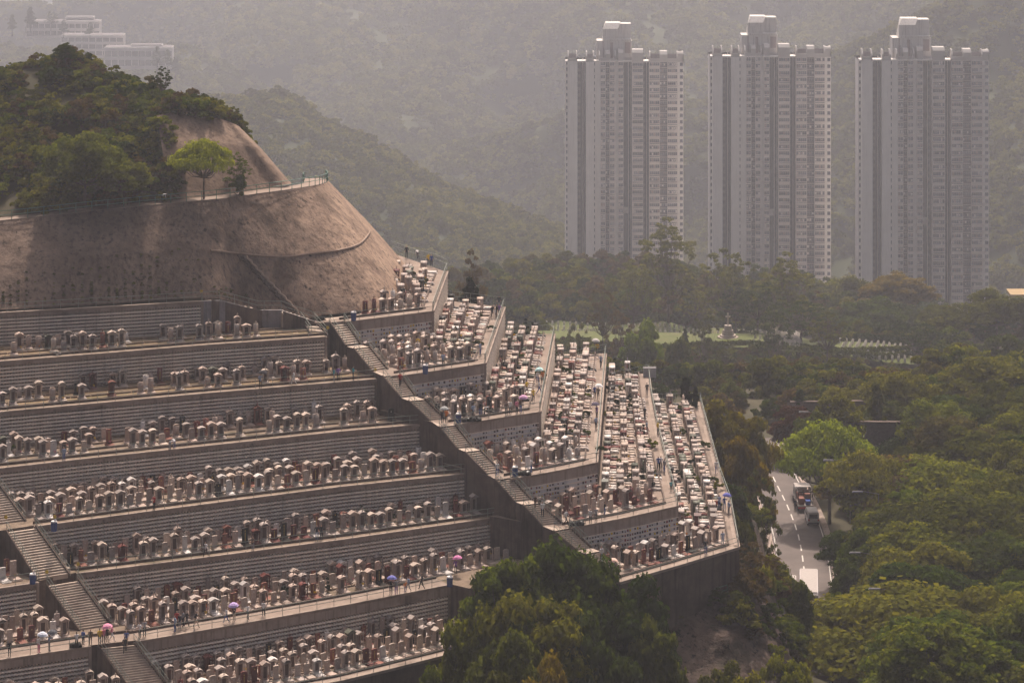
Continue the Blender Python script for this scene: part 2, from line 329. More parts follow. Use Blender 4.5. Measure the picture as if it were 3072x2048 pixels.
def slab_solid(name, outer, inner, z, depth, mats, label):
    """a terrace: level floor between its edge and the wall behind, on a solid body"""
    b = MB(); ring = [Vector((p.x, p.y, z)) for p in outer] + [Vector((p.x, p.y, z)) for p in reversed(inner)]
    n = len(outer); m = len(inner)
    # floor as strips
    N = 48
    oo = [lerp_line(outer, i/N)[0] for i in range(N+1)]; ii = [lerp_line(inner, i/N)[0] for i in range(N+1)]
    for i in range(N):
        b.poly([(oo[i].x,oo[i].y,z),(oo[i+1].x,oo[i+1].y,z),(ii[i+1].x,ii[i+1].y,z),(ii[i].x,ii[i].y,z)], 0)
        b.poly([(oo[i].x,oo[i].y,z-depth),(oo[i+1].x,oo[i+1].y,z-depth),(oo[i+1].x,oo[i+1].y,z),(oo[i].x,oo[i].y,z)], 1)
    for e0, e1 in ((oo[0], ii[0]), (ii[-1], oo[-1])):
        b.poly([(e0.x,e0.y,z-depth),(e0.x,e0.y,z),(e1.x,e1.y,z),(e1.x,e1.y,z-depth)], 1)
    return tag(b.build(name, mats), label, None, None, 'structure')

ORD = ['top','second','third','fourth','fifth','sixth','seventh','lowest']
# left terraces: floor k lies between edge k and the foot of wall k-1
ext = {}
for k in range(1, 8):
    o = off(PL[k], -.42); i_ = [Vector((p.x, p.y, 0)) for p in off(PL[k-1], -.45)]
    d = (o[-1]-o[-2]).normalized()
    if k == 1: i_ = i_ + [g(560,716,70.1)*1.0, g(650,738,70.1), g(752,742,70.1)]
    if k == 7: i_ = i_ + [i_[-1] + Vector((1.5, 9, 0))]
    if k == 6: i_ = i_[:-1] + [g(1240,1222,51.1)]; o = o + [g(1085,1352,51.1), g(1200,1330,51.1)]
    if k in (2,3,4,5): o = o + [o[-1]+d*2.2]; i_ = i_ + [i_[-1]+d*4.5]
    slab_solid('terrace_ground', o, i_, ZL[k], 9, [M['terrace_gold'] if k in (1,2) else M['terrace'], M['dark_wall']],
               f'earth and concrete floor of the {ORD[k]} grave terrace in the main block')
for k in range(1, 7):
    o = off(PR[k], -.42); i_ = off(PR[k-1], -.45) if k > 1 else PR[0]
    a = (o[0]-o[1]).normalized()
    o = [o[0]+a*1.0]+o; i_ = [i_[0]+a*2.5]+list(i_)
    slab_solid('terrace_ground', o, i_, ZR[k], 10, [M['path'], M['dark_wall']], f'concrete floor of grave terrace {k} that turns round the end of the ridge')

# ---------------------------------------------------------------- copings, columbarium walls, rails
def strip_boxes(b, pts, y0, y1, z0, z1, m=0, seg=None):
    """box run that follows an edge between sideways offsets y0..y1 and heights z0..z1 relative to the edge"""
    A = off(pts, y1); B = off(pts, y0)
    for i in range(len(pts)-1):
        z = pts[i].z; zb = pts[i+1].z
        b.hexa([(A[i].x,A[i].y,z+z0),(A[i+1].x,A[i+1].y,zb+z0),(B[i+1].x,B[i+1].y,zb+z0),(B[i].x,B[i].y,z+z0),
                (A[i].x,A[i].y,z+z1),(A[i+1].x,A[i+1].y,zb+z1),(B[i+1].x,B[i+1].y,zb+z1),(B[i].x,B[i].y,z+z1)], m)
def sub(pts, xa, xb, E, k, Z):         # part of an edge between picture columns xa..xb
    def y_at(x):
        for i in range(len(E)-1):
            if E[i][0] <= x <= E[i+1][0] or i == len(E)-2 or x < E[0][0]: return E[i][1]+(E[i+1][1]-E[i][1])*(x-E[i][0])/(E[i+1][0]-E[i][0])
    xs = [xa]+[e[0] for e in E if xa < e[0] < xb]+[xb]
    return [g(x, y_at(x), Z) for x in xs]

def niche_wall(pts, label, band=.55, rows=8, rh=.405, cell=.335, group='columbarium walls between the grave terraces'):
    root = tag(empty('columbarium_wall', pts[len(pts)//2]), label, 'columbarium wall', group)
    loc = -root.location
    def rel(b):
        b.v = [(v[0]+loc.x, v[1]+loc.y, v[2]+loc.z) for v in b.v]; return b
    c = MB(); strip_boxes(c, pts, -.26, .12, -.22, .035); rel(c).build('coping', M['coping'], root)
    c = MB(); strip_boxes(c, pts, -.44, 0, -band, -.222); rel(c).build('band', M['concrete'], root)
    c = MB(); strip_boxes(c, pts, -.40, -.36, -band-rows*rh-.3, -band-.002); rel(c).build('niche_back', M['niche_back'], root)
    c = MB()
    for r in range(1, rows+1):
        z = -band-r*rh; strip_boxes(c, pts, -.358, .03, z, z+.175)
    strip_boxes(c, pts, -.358, .02, -band-rows*rh-.3, -band-rows*rh-.005)
    rel(c).build('ledge', M['niche_lip'], root)
    c = MB()
    for i in range(len(pts)-1):
        a, b_ = pts[i], pts[i+1]; n = max(1, int((b_-a).length/cell)); d = (b_-a)/n; dn = d.normalized()
        for j in range(n):
            p = a+d*j; q = p+dn*.12
            c.obox(p, q, p.z-band-rows*rh+.18, p.z-band, -.357, -.012)
    rel(c).build('divider', M['niche_div'], root)
    c = MB()
    for p, q in ((pts[0], pts[1]), (pts[-1], pts[-2])):
        d = (q-p).normalized(); n = off(pts, 1)[0]-pts[0]; nn = (n.x, n.y)
        c.obox(p-d*.18, p+d*.16, p.z-band-rows*rh-.3, p.z-.01, -.45, .075, 0, nn)
    rel(c).build('end_pier', M['coping'], root)
    return root
def panel_wall(pts, label, band=1.25, rows=5, rh=.5, seed=1):
    root = tag(empty('columbarium_wall', pts[0]), label, 'columbarium wall', 'white niche walls of the ridge terraces'); loc = -root.location; rr = random.Random(seed)
    def rel(b):
        b.v = [(v[0]+loc.x, v[1]+loc.y, v[2]+loc.z) for v in b.v]; return b
    c = MB(); strip_boxes(c, pts, -.35, .14, -.2, .035); rel(c).build('coping', M['coping'], root)
    c = MB(); strip_boxes(c, pts, -.40, .02, -band, -.202); rel(c).build('band', M['concrete'], root)
    c = MB(); strip_boxes(c, pts, -.40, -.12, -band-rows*rh-.1, -band-.002); rel(c).build('niche_panel', M['panel'], root)
    c = MB()
    for r in range(rows+1): strip_boxes(c, pts, -.118, .04, -band-r*rh-.09, -band-r*rh-.01)
    rel(c).build('ledge', M['niche_lip'], root)
    c = MB()
    for r in range(rows):
        for i in range(len(pts)-1):
            a, b_ = pts[i], pts[i+1]; n = max(1, int((b_-a).length/.36)); d = (b_-a)/n; dn = d.normalized(); nn = Vector((dn.y, -dn.x))
            for j in range(n):
                p = a+d*(j+.5); z = p.z-band-r*rh-.44
                if rr.random() < .62:
                    w = rr.uniform(.05,.1); h = rr.uniform(.10,.26); zz = z+rr.uniform(0,.1)
                    c.obox(p-dn*w, p+dn*w, zz, zz+h, -.115, -.02, rr.choice((0,0,0,0,1,2)))
    rel(c).build('niche_flowers', [M['flower_dark'], M['flower_red'], M['flower_yellow']], root)
    return root

def rail(pts, label, h=1.08, step=2.0, mat=None, group='railings along the terrace edges', rails=(1.0,.52), r=.032, name='railing', cap=100):
    mat = mat or M['rail']; o0 = pts[0]
    root = tag(empty(name, o0), label, 'railing', group)
    for f in rails:
        b = MB()
        for i in range(len(pts)-1):
            z = Vector((0,0,h*f)); b.tube(pts[i]+z-o0, pts[i+1]+z-o0, r, n=5)
        b.build('rail', mat, root)
    b = MB(); b.tube((0,0,0), (0,0,h), r*.95, n=5); b.box(-.07,.07,-.07,.07,0,.03)
    pm = b.mesh('post', mat); Ltot = length(pts); n = max(1, int(Ltot/step)); 
    for i in range(n+1):
        p, _ = lerp_line(pts, i/n); put('post', pm, root, p-o0)
    return root

NAMES = {0:'columbarium wall under the slope path, topmost of the main block', 1:'columbarium wall second from the top of the main block', 2:'columbarium wall third from the top of the main block',
         3:'columbarium wall fourth from the top of the main block', 4:'columbarium wall fifth from the top, right of the steps beside the framed stair',
         5:'columbarium wall sixth from the top between two wide stairs', 6:'tall columbarium wall under the busy bottom path'}
ranges = {0:(-110,464), 1:(-110,748), 2:(-110,863), 3:(-110,982), 4:(84,1100), 5:(180,1198), 6:(320,1031)}
for k, (a, b_) in ranges.items():
    pts = sub(PL[k], a, b_, EL[k], k, ZL[k])
    niche_wall(pts, NAMES[k], band=1.15 if k == 6 else .55, rows=7 if k == 6 else 8)
niche_wall(sub(None, -110, 86, EL[5], 5, ZL[5]), 'short columbarium wall beside the wide stair at the picture edge')
niche_wall(sub(None, -110, 206, EL[6], 6, ZL[6]), 'columbarium wall in the bottom corner below the standing visitors', band=1.0, rows=7)
for k in range(0, 7):
    a, b_ = ranges[k]; off_in = [p for p in off(sub(None, a+1, b_-1, EL[k], k, ZL[k]), -.12)]
    rail(off_in, f'grey two-bar railing on the edge of the {["top","second","third","fourth","fifth","sixth","seventh"][k]} wall of the main block')
rail(off(sub(None, -110, 85, EL[5], 5, ZL[5]), -.12), 'grey railing on the short wall beside the wide stair')
rail(off(sub(None, -110, 205, EL[6], 6, ZL[6]), -.12), 'grey railing in front of the visitors in the bottom corner')
rail(off(PL[7], -.12), 'railing along the lowest terrace edge of the main block')
rail([PL[7][-1]+Vector((0,0,0)), g(1078,1440,47.3), g(1040,1405,47.3)], 'railing closing the end of the lowest terrace beside the dark wall')
# front paths and plain wall of the two lowest edges
def plain_wall(pts, depth, label, name='retaining_wall', mat=None, cap=True):
    root = tag(empty(name, pts[0]), label, 'retaining wall'); loc = -root.location; c = MB(); strip_boxes(c, pts, -.5, 0, -depth, -.252); c.v = [(v[0]+loc.x, v[1]+loc.y, v[2]+loc.z) for v in c.v]
    c.build('wall', mat or M['dark_wall'], root)
    if cap:
        c = MB(); strip_boxes(c, pts, -.6, .1, -.25, .04); c.v = [(v[0]+loc.x, v[1]+loc.y, v[2]+loc.z) for v in c.v]; c.build('coping', M['coping'], root)
    return root
plain_wall(PL[7], 9, 'tall stained concrete wall under the lowest terrace of the main block')
plain_wall(PR[6][:3], 6.6, 'tall stained concrete wall under the ridge terraces beside the dark rock')
plain_wall(PR[6][2:], 6, 'long curving wall holding the outermost ridge terrace above the road trees')
for k in range(1, 6):
    panel_wall(PR[k][:NF[k]], f'{ordw(k)} white niche wall down the long stair, facing the front', seed=k)
    if k < 4:
        # receding walls: open ledges full height
        niche_wall(PR[k][NF[k]-1:], f'receding ledge wall under the {ordw(k)} ridge walkway, with bright shelf lines', band=.25, rows=8, rh=.44, cell=.42, group='receding walls under the ridge walkways')
    else: plain_wall(PR[k][NF[k]-1:], 4.2, f'receding concrete wall under the {ordw(k)} ridge walkway')
for k in range(1, 7):
    rail(off(PR[k][:NF[k]], -.12), f'railing along the front edge of the {ordw(k)} ridge terrace')
    rail(off(PR[k][NF[k]-1:], -.12), f'pale green railing along the {ordw(k)} receding walkway of the ridge', step=1.6, mat=M['rail'])
back = [g(x, y, 70.7) for x, y in ((898,574),(960,596),(1000,605),(1028,619))]
bk = [(0,back)]+[(k, [Vector((PR[k-1][-1].x, PR[k-1][-1].y, ZR[k])), Vector((PR[k][-1].x, PR[k][-1].y, ZR[k]))]) for k in range(2, 7)]
for k, p in bk: rail(p, f'pale green railing on the crest behind the {ordw(max(k,1))} ridge terrace', h=1.25, step=1.5)
# walkway strips (smoother screed) along the edges
def walkway(pts, w, z, label, mat='path'):
    b = MB(); A = off(pts, -.27); B = off(pts, -w)
    for i in range(len(pts)-1): b.poly([(A[i].x,A[i].y,z+.012),(A[i+1].x,A[i+1].y,z+.012),(B[i+1].x,B[i+1].y,z+.012),(B[i].x,B[i].y,z+.012)])
    tag(b.build('path', M[mat]), label, None, None, 'structure')
    b = MB(); strip_boxes(b, pts, -w-.18, -w, 0.0, .26); b.v = [(v[0], v[1], v[2]) for v in b.v]
    tag(b.build('kerb', M['dark_wall']), label+' kerb', None, None, 'structure')
for k, w in ((1,.9),(2,.9),(3,.95),(4,.95),(5,.95),(6,2.6),(7,1.1)): walkway(sub(None, *(ranges[k] if k in ranges else (-110,1100)), EL[k], k, ZL[k]) if k < 7 else PL[7], w, ZL[k], f'walkway on the {ORD[k]} terrace edge', 'path' if k > 5 else 'terrace')
walkway(sub(None, -110, 318, EL[6], 6, ZL[6]), 2.9, ZL[6]+.006, 'walkway in the bottom corner')
for k in range(1, 7): walkway(PR[k], 1.35 if k < 6 else 1.1, ZR[k], f'walkway round ridge terrace {k}')

# ---------------------------------------------------------------- stairs
def flight(tl, tr, bl, br, zt, zb, n, drop, label, rails=True, group=None):
    TL, TR, BL, BR = g(*tl, zt), g(*tr, zt), g(*bl, zb), g(*br, zb); o0 = TL.copy()
    root = tag(empty('stair_flight', o0), label, 'stairs', group)
    b = MB(); c = MB()
    for i in range(n):
        a, e = i/n, (i+1)/n; z = zt-(zt-zb)*(i+1)/n
        if i == n-1: continue
        p = [TL.lerp(BL, a), TR.lerp(BR, a), TR.lerp(BR, e), TL.lerp(BL, e)]
        q = [BV for BV in p]
        b.hexa([(v.x-o0.x, v.y-o0.y, zb-drop-o0.z) for v in (q[3],q[2],q[1],q[0])]+[(v.x-o0.x, v.y-o0.y, z-o0.z) for v in (q[3],q[2],q[1],q[0])])
    b.build('steps', M['step'], root)
    c = MB()
    d = (TR-TL).normalized()*.16
    for s, (A, B) in ((-1, (TL, BL)), (1, (TR, BR))):
        A2, B2 = A+d*s, B+d*s; zlo = zb-drop
        pts = [A, B, B2, A2] if s < 0 else [A2, B2, B, A]
        zz = (zt+.12, zb+.12, zb+.12, zt+.12)
        pz = pts
        c.hexa([(v.x-o0.x, v.y-o0.y, zlo-o0.z) for v in (pz[1],pz[2],pz[3],pz[0])][::1]+
               [(v.x-o0.x, v.y-o0.y, (zb+.12 if v in (B,B2) else zt+.12)-o0.z) for v in (pz[1],pz[2],pz[3],pz[0])])
    c.build('side_wall', M['dark_wall'], root)
    if rails:
        for (A, B) in ((TL, BL), (TR, BR)):
            b = MB()
            for h in (.95, .5): b.tube(A-o0+Vector((0,0,h)), B-o0+Vector((0,0,h)), .03, n=5)
            for i in range(5):
                p = A.lerp(B, i/4)-o0; b.tube(p, p+Vector((0,0,.95)), .03, n=5)
            b.build('handrail', M['rail'], root)
    return root
def landing(quad, z, drop, label):
    P = [g(x, y, z) for x, y in quad]; b = MB()
    b.hexa([(p.x,p.y,z-drop) for p in P]+[(p.x,p.y,z-.004) for p in P]); b.mi = [1,0,1,1,1,1]
    tag(b.build('stair_landing', [M['step'], M['dark_wall']]), label, 'landing', 'landings of the long stair')
GS = 'flights of the wide stair by the picture edge'
flight((-85,1102),(-18,1092),(-8,1206),(58,1197), 62.5, 58.7, 20, .3, 'highest visible flight of the wide stair, cut by the picture edge', group=GS)
flight((15.6,1217.7),(81,1208.3),(89,1333.3),(161,1321.6), 58.7, 54.9, 20, .3, 'middle flight of the wide stair down to the blue bin', group=GS)
flight((107.8,1341),(178,1329.4),(185,1448),(255,1437), 54.9, 51.1, 20, .3, 'wide stair flight leading down to the crowd on the bottom path', group=GS)
flight((227,1484),(307.6,1476),(307,1592),(387,1580), 51.1, 47.3, 20, .3, 'lowest flight of the wide stair, running out of the picture bottom', group=GS)
zz = [70.7, 68.8, 66.9, 65.0, 63.1, 61.15, 59.2, 57.25, 55.3, 53.3, 51.3]
FL = [((758.4,738.5),(789.7,736),(796.7,795.5),(828.8,791.6)), ((813.9,800.2),(847.5,796.3),(857,853),(890,848)),
      ((880.3,863.5),(917.8,860.3),(921.7,913.5),(953.8,909.5)), ((939.7,920.5),(975.6,917.4),(989,966),(1022,962)),
      ((1009,980.4),(1045,975.8),(1052,1030),(1085,1026.6)), ((1069.4,1037.5),(1102,1033.4),(1121,1090),(1154,1086)),
      ((1138,1100),(1174,1097),(1184,1152),(1221,1148)), ((1202.7,1159),(1237,1154.5),(1245,1207),(1290,1202)),
      ((1272.8,1218.5),(1309,1212),(1326,1264),(1358,1258)), ((1345,1271),(1378,1265),(1394,1318),(1424,1311))]
for i, q in enumerate(FL):
    flight(*q, zz[i], zz[i+1], 11, 7.5, f'{ordw(i+1)} flight from the top of the long stair between main block and ridge', group='flights of the long stair')
    if i+1 < len(FL): landing((q[2], FL[i+1][0], FL[i+1][1], q[3]), zz[i+1], 8, f'{ordw(i+1)} landing from the top of the long stair')
landing(((745,731),(757,739.5),(792,737),(790,726)), 70.7, 8, 'landing at the head of the long stair')
# stair wing from the slope path down to the head of the long stair
flight((470,686),(486,691),(590,707),(600,714), 73.9, 72.2, 9, 3.5, 'narrow upper flight beside the slope foot', False, 'narrow flights at the slope foot')
flight((640,708),(650,716),(716,733),(722,740), 72.2, 70.7, 8, 3.5, 'narrow lower flight beside the slope foot', False, 'narrow flights at the slope foot')
wing = [g(465,691.4,73.9), g(510,690,73.9), g(592,712,72.2), g(645,712,72.2), g(722,738,70.7), g(756,740,70.7)]
c = MB(); o0 = wing[0].copy()
for i in range(len(wing)-1):
    a, b_ = wing[i]-o0, wing[i+1]-o0
    c.obox(a, b_, 69.6-o0.z, a.z, -.3, 0, 0, None, 69.6-o0.z, b_.z)
rt = tag(empty('stair_wall', o0), 'mould-stained grey wall stepping down beside the top columbarium wall', 'retaining wall')
c.build('wall', stone('mould_stained_wall', (.20,.175,.175), (.31,.275,.27), .9, c3=(.10,.085,.08), streak=.8, vary=0), rt)
rail([p+Vector((0,0,.02)) for p in wing], 'railing stepping down with the stained wall at the slope foot')
flight((690,733),(722,737),(716,768),(752,770), 70.65, 70.1, 4, .5, 'short flight joining the second wall to the head of the long stair', True)

# ---------------------------------------------------------------- slopes, walkway above, hills
def noise2(seed):
    r = np.random.RandomState(seed); ph = r.rand(40)*6.28; fr = r.randn(40,2)
    def f(x, y, s):
        t = np.zeros_like(x)
        for i in range(40):
            k = (i % 5+1); t += np.sin((fr[i,0]*x+fr[i,1]*y)*k/s+ph[i])/k
        return t/6.0
    return f
def resample(P, n):
    P = [Vector(p) for p in P]; return [lerp_line(P, i/n)[0] for i in range(n+1)]
def respline(P, n):                    # by index, smooth
    out = []
    m = len(P)-1
    for i in range(n+1):
        t = i/n*m; k = min(int(t), m-1); f = t-k
        p0, p1, p2, p3 = P[max(k-1,0)], P[k], P[k+1], P[min(k+2,m)]
        out.append(.5*((2*p1)+(p2-p0)*f+(2*p0-5*p1+4*p2-p3)*f*f+(3*p1-3*p2+p3-p0)*f**3) if True else p1)
    return out
def ruled(lines, nu, nvs, amp, s, seed, push=(0,-.7,.7), edge0=True):
    """surface through several lines (each a list of points), lightly uneven"""
    rows = [respline(L_, nu) for L_ in lines]; G = []
    for j in range(len(rows)-1):
        for v in range(nvs):
            t = v/nvs; G.append([rows[j][i].lerp(rows[j+1][i], t) for i in range(nu+1)])
    G.append(rows[-1]); A = np.array([[tuple(p) for p in r_] for r_ in G])
    f = noise2(seed); k = f(A[...,0], A[...,1]+A[...,2], s)*amp
    w = np.ones(A.shape[0]); 
    if edge0: w[0] = w[-1] = 0
    for a in range(3): A[...,a] += k*push[a]*w[:,None]
    nr, nc = A.shape[:2]; idx = np.arange(nr*nc).reshape(nr, nc)
    F = np.stack([idx[1:,:-1], idx[1:,1:], idx[:-1,1:], idx[:-1,:-1]], -1).reshape(-1,4)
    return A, F
T1 = [gd(*p) for p in ((-120,515,366),(0,507,366),(250,480,368),(450,462,371),(520,455,373),(600,444,376),(660,436,379),(700,430,382),(725,426,385),(742,422,389),(750,419,393),(753,415,398),(748,410,406))]
F1 = [g(-120,714,73.88), g(0,711,73.88), g(250,697,73.88), g(470,684,73.88), g(560,700,72.2), g(690,727,70.68), g(755,722,70.68), g(850,712,70.68), g(905,692,70.68), g(932,655,70.68), g(937,625,70.68), g(925,600,70.68), g(900,574,70.68)]
mid = [t.lerp(f, .52)+Vector((0,-.5,.35)) for t, f in zip(T1, F1)]
A, F = ruled([T1, mid, F1], 150, 22, .10, 7.0, 3)
SL = A
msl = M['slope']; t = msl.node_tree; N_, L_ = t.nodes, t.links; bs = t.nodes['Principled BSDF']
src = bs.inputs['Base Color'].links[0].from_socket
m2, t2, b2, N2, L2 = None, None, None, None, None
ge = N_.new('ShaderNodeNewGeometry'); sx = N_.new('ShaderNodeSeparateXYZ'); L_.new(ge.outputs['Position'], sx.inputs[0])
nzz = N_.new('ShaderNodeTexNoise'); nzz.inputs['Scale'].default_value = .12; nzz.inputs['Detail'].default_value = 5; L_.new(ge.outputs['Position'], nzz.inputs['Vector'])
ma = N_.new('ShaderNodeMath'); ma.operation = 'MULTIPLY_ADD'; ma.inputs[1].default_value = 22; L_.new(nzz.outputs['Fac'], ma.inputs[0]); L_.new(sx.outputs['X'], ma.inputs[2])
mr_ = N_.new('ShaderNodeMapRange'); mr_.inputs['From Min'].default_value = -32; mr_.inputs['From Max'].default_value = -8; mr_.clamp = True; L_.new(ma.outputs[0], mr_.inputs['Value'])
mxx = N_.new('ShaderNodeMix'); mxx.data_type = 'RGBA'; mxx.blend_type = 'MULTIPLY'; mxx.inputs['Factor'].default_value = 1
cc = N_.new('ShaderNodeMix'); cc.data_type = 'RGBA'; cc.inputs['A'].default_value = (.95,.90,.86,1); cc.inputs['B'].default_value = (1.6,1.5,1.38,1); L_.new(mr_.outputs[0], cc.inputs['Factor'])  # sunlit right flank and darker left side painted into the slope colour
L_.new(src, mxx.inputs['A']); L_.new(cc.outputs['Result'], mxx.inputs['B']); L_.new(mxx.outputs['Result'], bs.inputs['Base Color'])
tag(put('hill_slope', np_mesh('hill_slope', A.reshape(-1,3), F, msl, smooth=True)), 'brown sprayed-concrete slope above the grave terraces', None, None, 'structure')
# ledge line across the slope and the dark drain
nr, nc = A.shape[:2]
def sp(u, v): return Vector(A[int(round(v*(nr-1))), int(round(u*(nc-1)))])
b = MB(); pr = None
for i in range(61):
    u = .27+.53*i/60; p = sp(u, .52)+Vector((0,-.12,.10))
    if pr is not None: b.tube(pr, p, .13, n=5)
    pr = p
tag(b.build('slope_ledge', M['slope_light']), 'thin pale ledge running across the brown slope', 'ledge')
b = MB(); pr = None; b2_ = MB()
for i in range(31):
    v = .54+.46*i/30; p = sp(.345+.065*i/30, v)+Vector((0,-.08,.06))
    if pr is not None:
        b.tube(pr, p, .32, n=5); b2_.tube(pr+Vector((.45,0,.05)), p+Vector((.45,0,.05)), .16, n=5)
    pr = p
dr = tag(empty('drain_channel', (0,0,0)), 'dark straight drain running down the brown slope to the stair', 'drain')
b.build('channel', M['rock'], dr); b2_.build('kerb', M['slope_light'], dr)
# upper slope and the walkway with the green railing
F2 = [gd(*p) for p in ((392,458,371),(440,454,373),(500,448,375),(560,441,377),(615,434,379.5),(665,424,382),(668,421,392))]
T2 = [gd(*p) for p in ((360,266,381),(392,260,382),(430,262,383),(470,267,384),(512,275,385),(547,289,386),(553,297,396))]
mid2 = [t_.lerp(f_, .42)+Vector((0,-.5,.4)) for t_, f_ in zip(T2, F2)]
A2, F2f = ruled([T2, mid2, F2], 80, 14, .10, 7.0, 5)
tag(put('hill_slope', np_mesh('hill_slope', A2.reshape(-1,3), F2f, stone('upper_sprayed_concrete', (.15,.10,.072), (.31,.215,.155), .35, c3=(.11,.08,.065), streak=.75, vary=0, bump=.4, pits=.66), smooth=True)), 'upper brown concrete slope behind the umbrella-shaped tree', None, None, 'structure')
PW = respline(T1, 60); b = MB()
PI_ = []
for i, p in enumerate(PW):
    a, c_ = PW[max(i-1,0)], PW[min(i+1,60)]; n = Vector((-(c_.y-a.y), c_.x-a.x, 0)).normalized(); w = 2.0+1.8*max(0, (i-38)/22) if i < 56 else 3.0
    PI_.append(p+n*w)
for i in range(60):
    b.poly([PW[i]+Vector((0,0,.03)), PW[i+1]+Vector((0,0,.03)), PI_[i+1]+Vector((0,0,.05)), PI_[i]+Vector((0,0,.05))])
    b.poly([PW[i]+Vector((0,-.04,-.32)), PW[i+1]+Vector((0,-.04,-.32)), PW[i+1]+Vector((0,-.04,.03)), PW[i]+Vector((0,-.04,.03))])
tag(b.build('path', M['path']), 'pale narrow path crossing above the brown slope', None, None, 'structure')
rail([p+Vector((0,.12,.03)) for p in PW[::3]], 'green railing along the path above the brown slope', mat=M['rail_green'], h=1.1, step=1.9, group='green railings', r=.045)
rail([PI_[46], PI_[50], PI_[54], PI_[57]], 'green railing on the far side of the path where it rounds the slope', mat=M['rail_green'], group='green railings', r=.04)
base = [PI_[0]+Vector((-3,.5,0)), PI_[6]+Vector((0,.4,0)), PI_[11], PI_[14]]+[gd(*p) for p in ((394,452,372.5),(384,350,377),(360,272,381.5),(420,260,383.5),(500,271,385.5),(548,287,386.5))]
crest = [gd(*p) for p in ((-160,178,404),(-20,172,404),(80,158,404),(170,152,405),(230,172,404),(300,200,402),(380,232,400),(430,248,396),(490,260,392),(549,284,388))]
SLG = A.copy()
behind = [p+Vector((0,28,-16)) for p in crest]
AH, FH = ruled([behind, crest, base], 90, 16, 1.0, 9, 11)
tag(put('hill', np_mesh('hill', AH.reshape(-1,3), FH, M['soil'], smooth=True)), 'wooded hill above the brown slope', None, None, 'structure')

# ---------------------------------------------------------------- valley ground
ROAD = [g(1835,1640,23), g(1846,1520,23), g(1853,1420,23), g(1849,1330,23), g(1836,1240,23), g(1812,1170,23), g(1778,1100,23), g(1755,1050,23), g(1722,1000,22.5)]
cp = []
for k, P in list(PL.items()):
    for p in P:
        cp.append((p.x, p.y, ZL[k]-8.5))
for k in range(1,7):
    for p in PR[k]: cp.append((p.x, p.y, ZR[k]-8.5))
for p in F1+base+crest+T1: cp.append((p.x, p.y, p.z-6))
for p in behind: cp.append((p.x, p.y, p.z-5))
for p in ROAD:
    for dx in (-5,-2.5,0,2.5,5,10): cp.append((p.x+dx, p.y, 22.6))
cp += [(-140,250,20),(-60,270,25),(-20,285,29),(0,295,33),(-5,306,30),(10,300,25),(20,300,22),(30,300,22),(0,318,30),(10,319,31),(19,322,30),(27,327,28),(29,340,29),(30,358,29),(31,385,28),(31,410,30),(31,430,27),(20,430,40),(10,425,42),(0,425,42),(-15,430,42),(-30,440,44),(-50,440,60)]
for X in (60,85,110,140,180):
    for Y in (230,280,330,380,430,480,530): cp.append((X, Y, 22+max(0,X-75)*.16))
for Y, z in ((470,21),(541,19),(580,4),(620,-12),(660,-20),(692,-17),(702,-11),(800,-24),(900,-45),(1050,-78),(1200,-112),(1400,-165),(1600,-200)):
    for X in (-20,20,60,110,170,240,330): cp.append((X*(1 if Y<700 else Y/700), Y, z-(0 if Y < 790 or X < 60 else (10,22)[X > 80]*min(1.6,(Y-700)/200))))
for Y, z in ((470,32),(541,20),(620,2),(700,-8),(800,-24),(980,-60),(1200,-110),(1600,-200)):
    for X in (-60,-110,-180,-260,-340): cp.append((X, Y, z))
cp += [(10,840,-26),(35,840,-27),(60,840,-29),(85,840,-33),(15,900,-35),(45,900,-36),(75,900,-40),(100,900,-47)]
CP = np.array(cp, float)
def terrain(x, y):
    x = np.atleast_1d(np.asarray(x, float)); y = np.atleast_1d(np.asarray(y, float)); out = np.zeros(x.size)
    for i in range(0, x.size, 4000):
        dx = x.ravel()[i:i+4000,None]-CP[None,:,0]; dy = y.ravel()[i:i+4000,None]-CP[None,:,1]
        w = 1/(dx*dx+dy*dy+2.0)**2; out[i:i+4000] = (w*CP[None,:,2]).sum(1)/w.sum(1)
    return out.reshape(x.shape)
ys = np.concatenate([np.arange(200,560,3.5), np.arange(560,900,8), np.arange(900,1640,20)])
us = np.linspace(-1,1,130); GX = us[None,:]*(ys[:,None]*.30+70)+20; GY = np.repeat(ys[:,None], 130, 1)
GZ = terrain(GX, GY)
for q in respline(ROAD, 60): GZ = np.where((GX-q.x)**2+(GY-q.y)**2 < 90, np.minimum(GZ, 22.7), GZ)
GZ = np.where((GY > 640) & (GY < 900), GZ-1.5*np.clip((GY-640)/40,0,1), GZ)
idx = np.arange(GX.size).reshape(GX.shape)
FF = np.stack([idx[:-1,:-1], idx[:-1,1:], idx[1:,1:], idx[1:,:-1]], -1).reshape(-1,4)
tag(put('ground', np_mesh('ground', np.stack([GX,GY,GZ],-1).reshape(-1,3), FF, M['soil'], smooth=True)), 'soil of the wooded valley', None, None, 'structure')
def tz(x, y): return float(terrain([x],[y])[0])
def hit(xd, yd, lo=300, hi=1500):      # where the line of sight through a picture point meets the valley ground
    Y = np.linspace(lo, hi, 1500); X = (xd*UD-1536)/FPX*Y; Z = CAMZ-(yd*UD-YH)*Y/FPX; d = Z-terrain(X, Y)
    k = np.argmax(d < 0) if (d < 0).any() else len(Y)-1
    return Vector((X[k], Y[k], Z[k]))
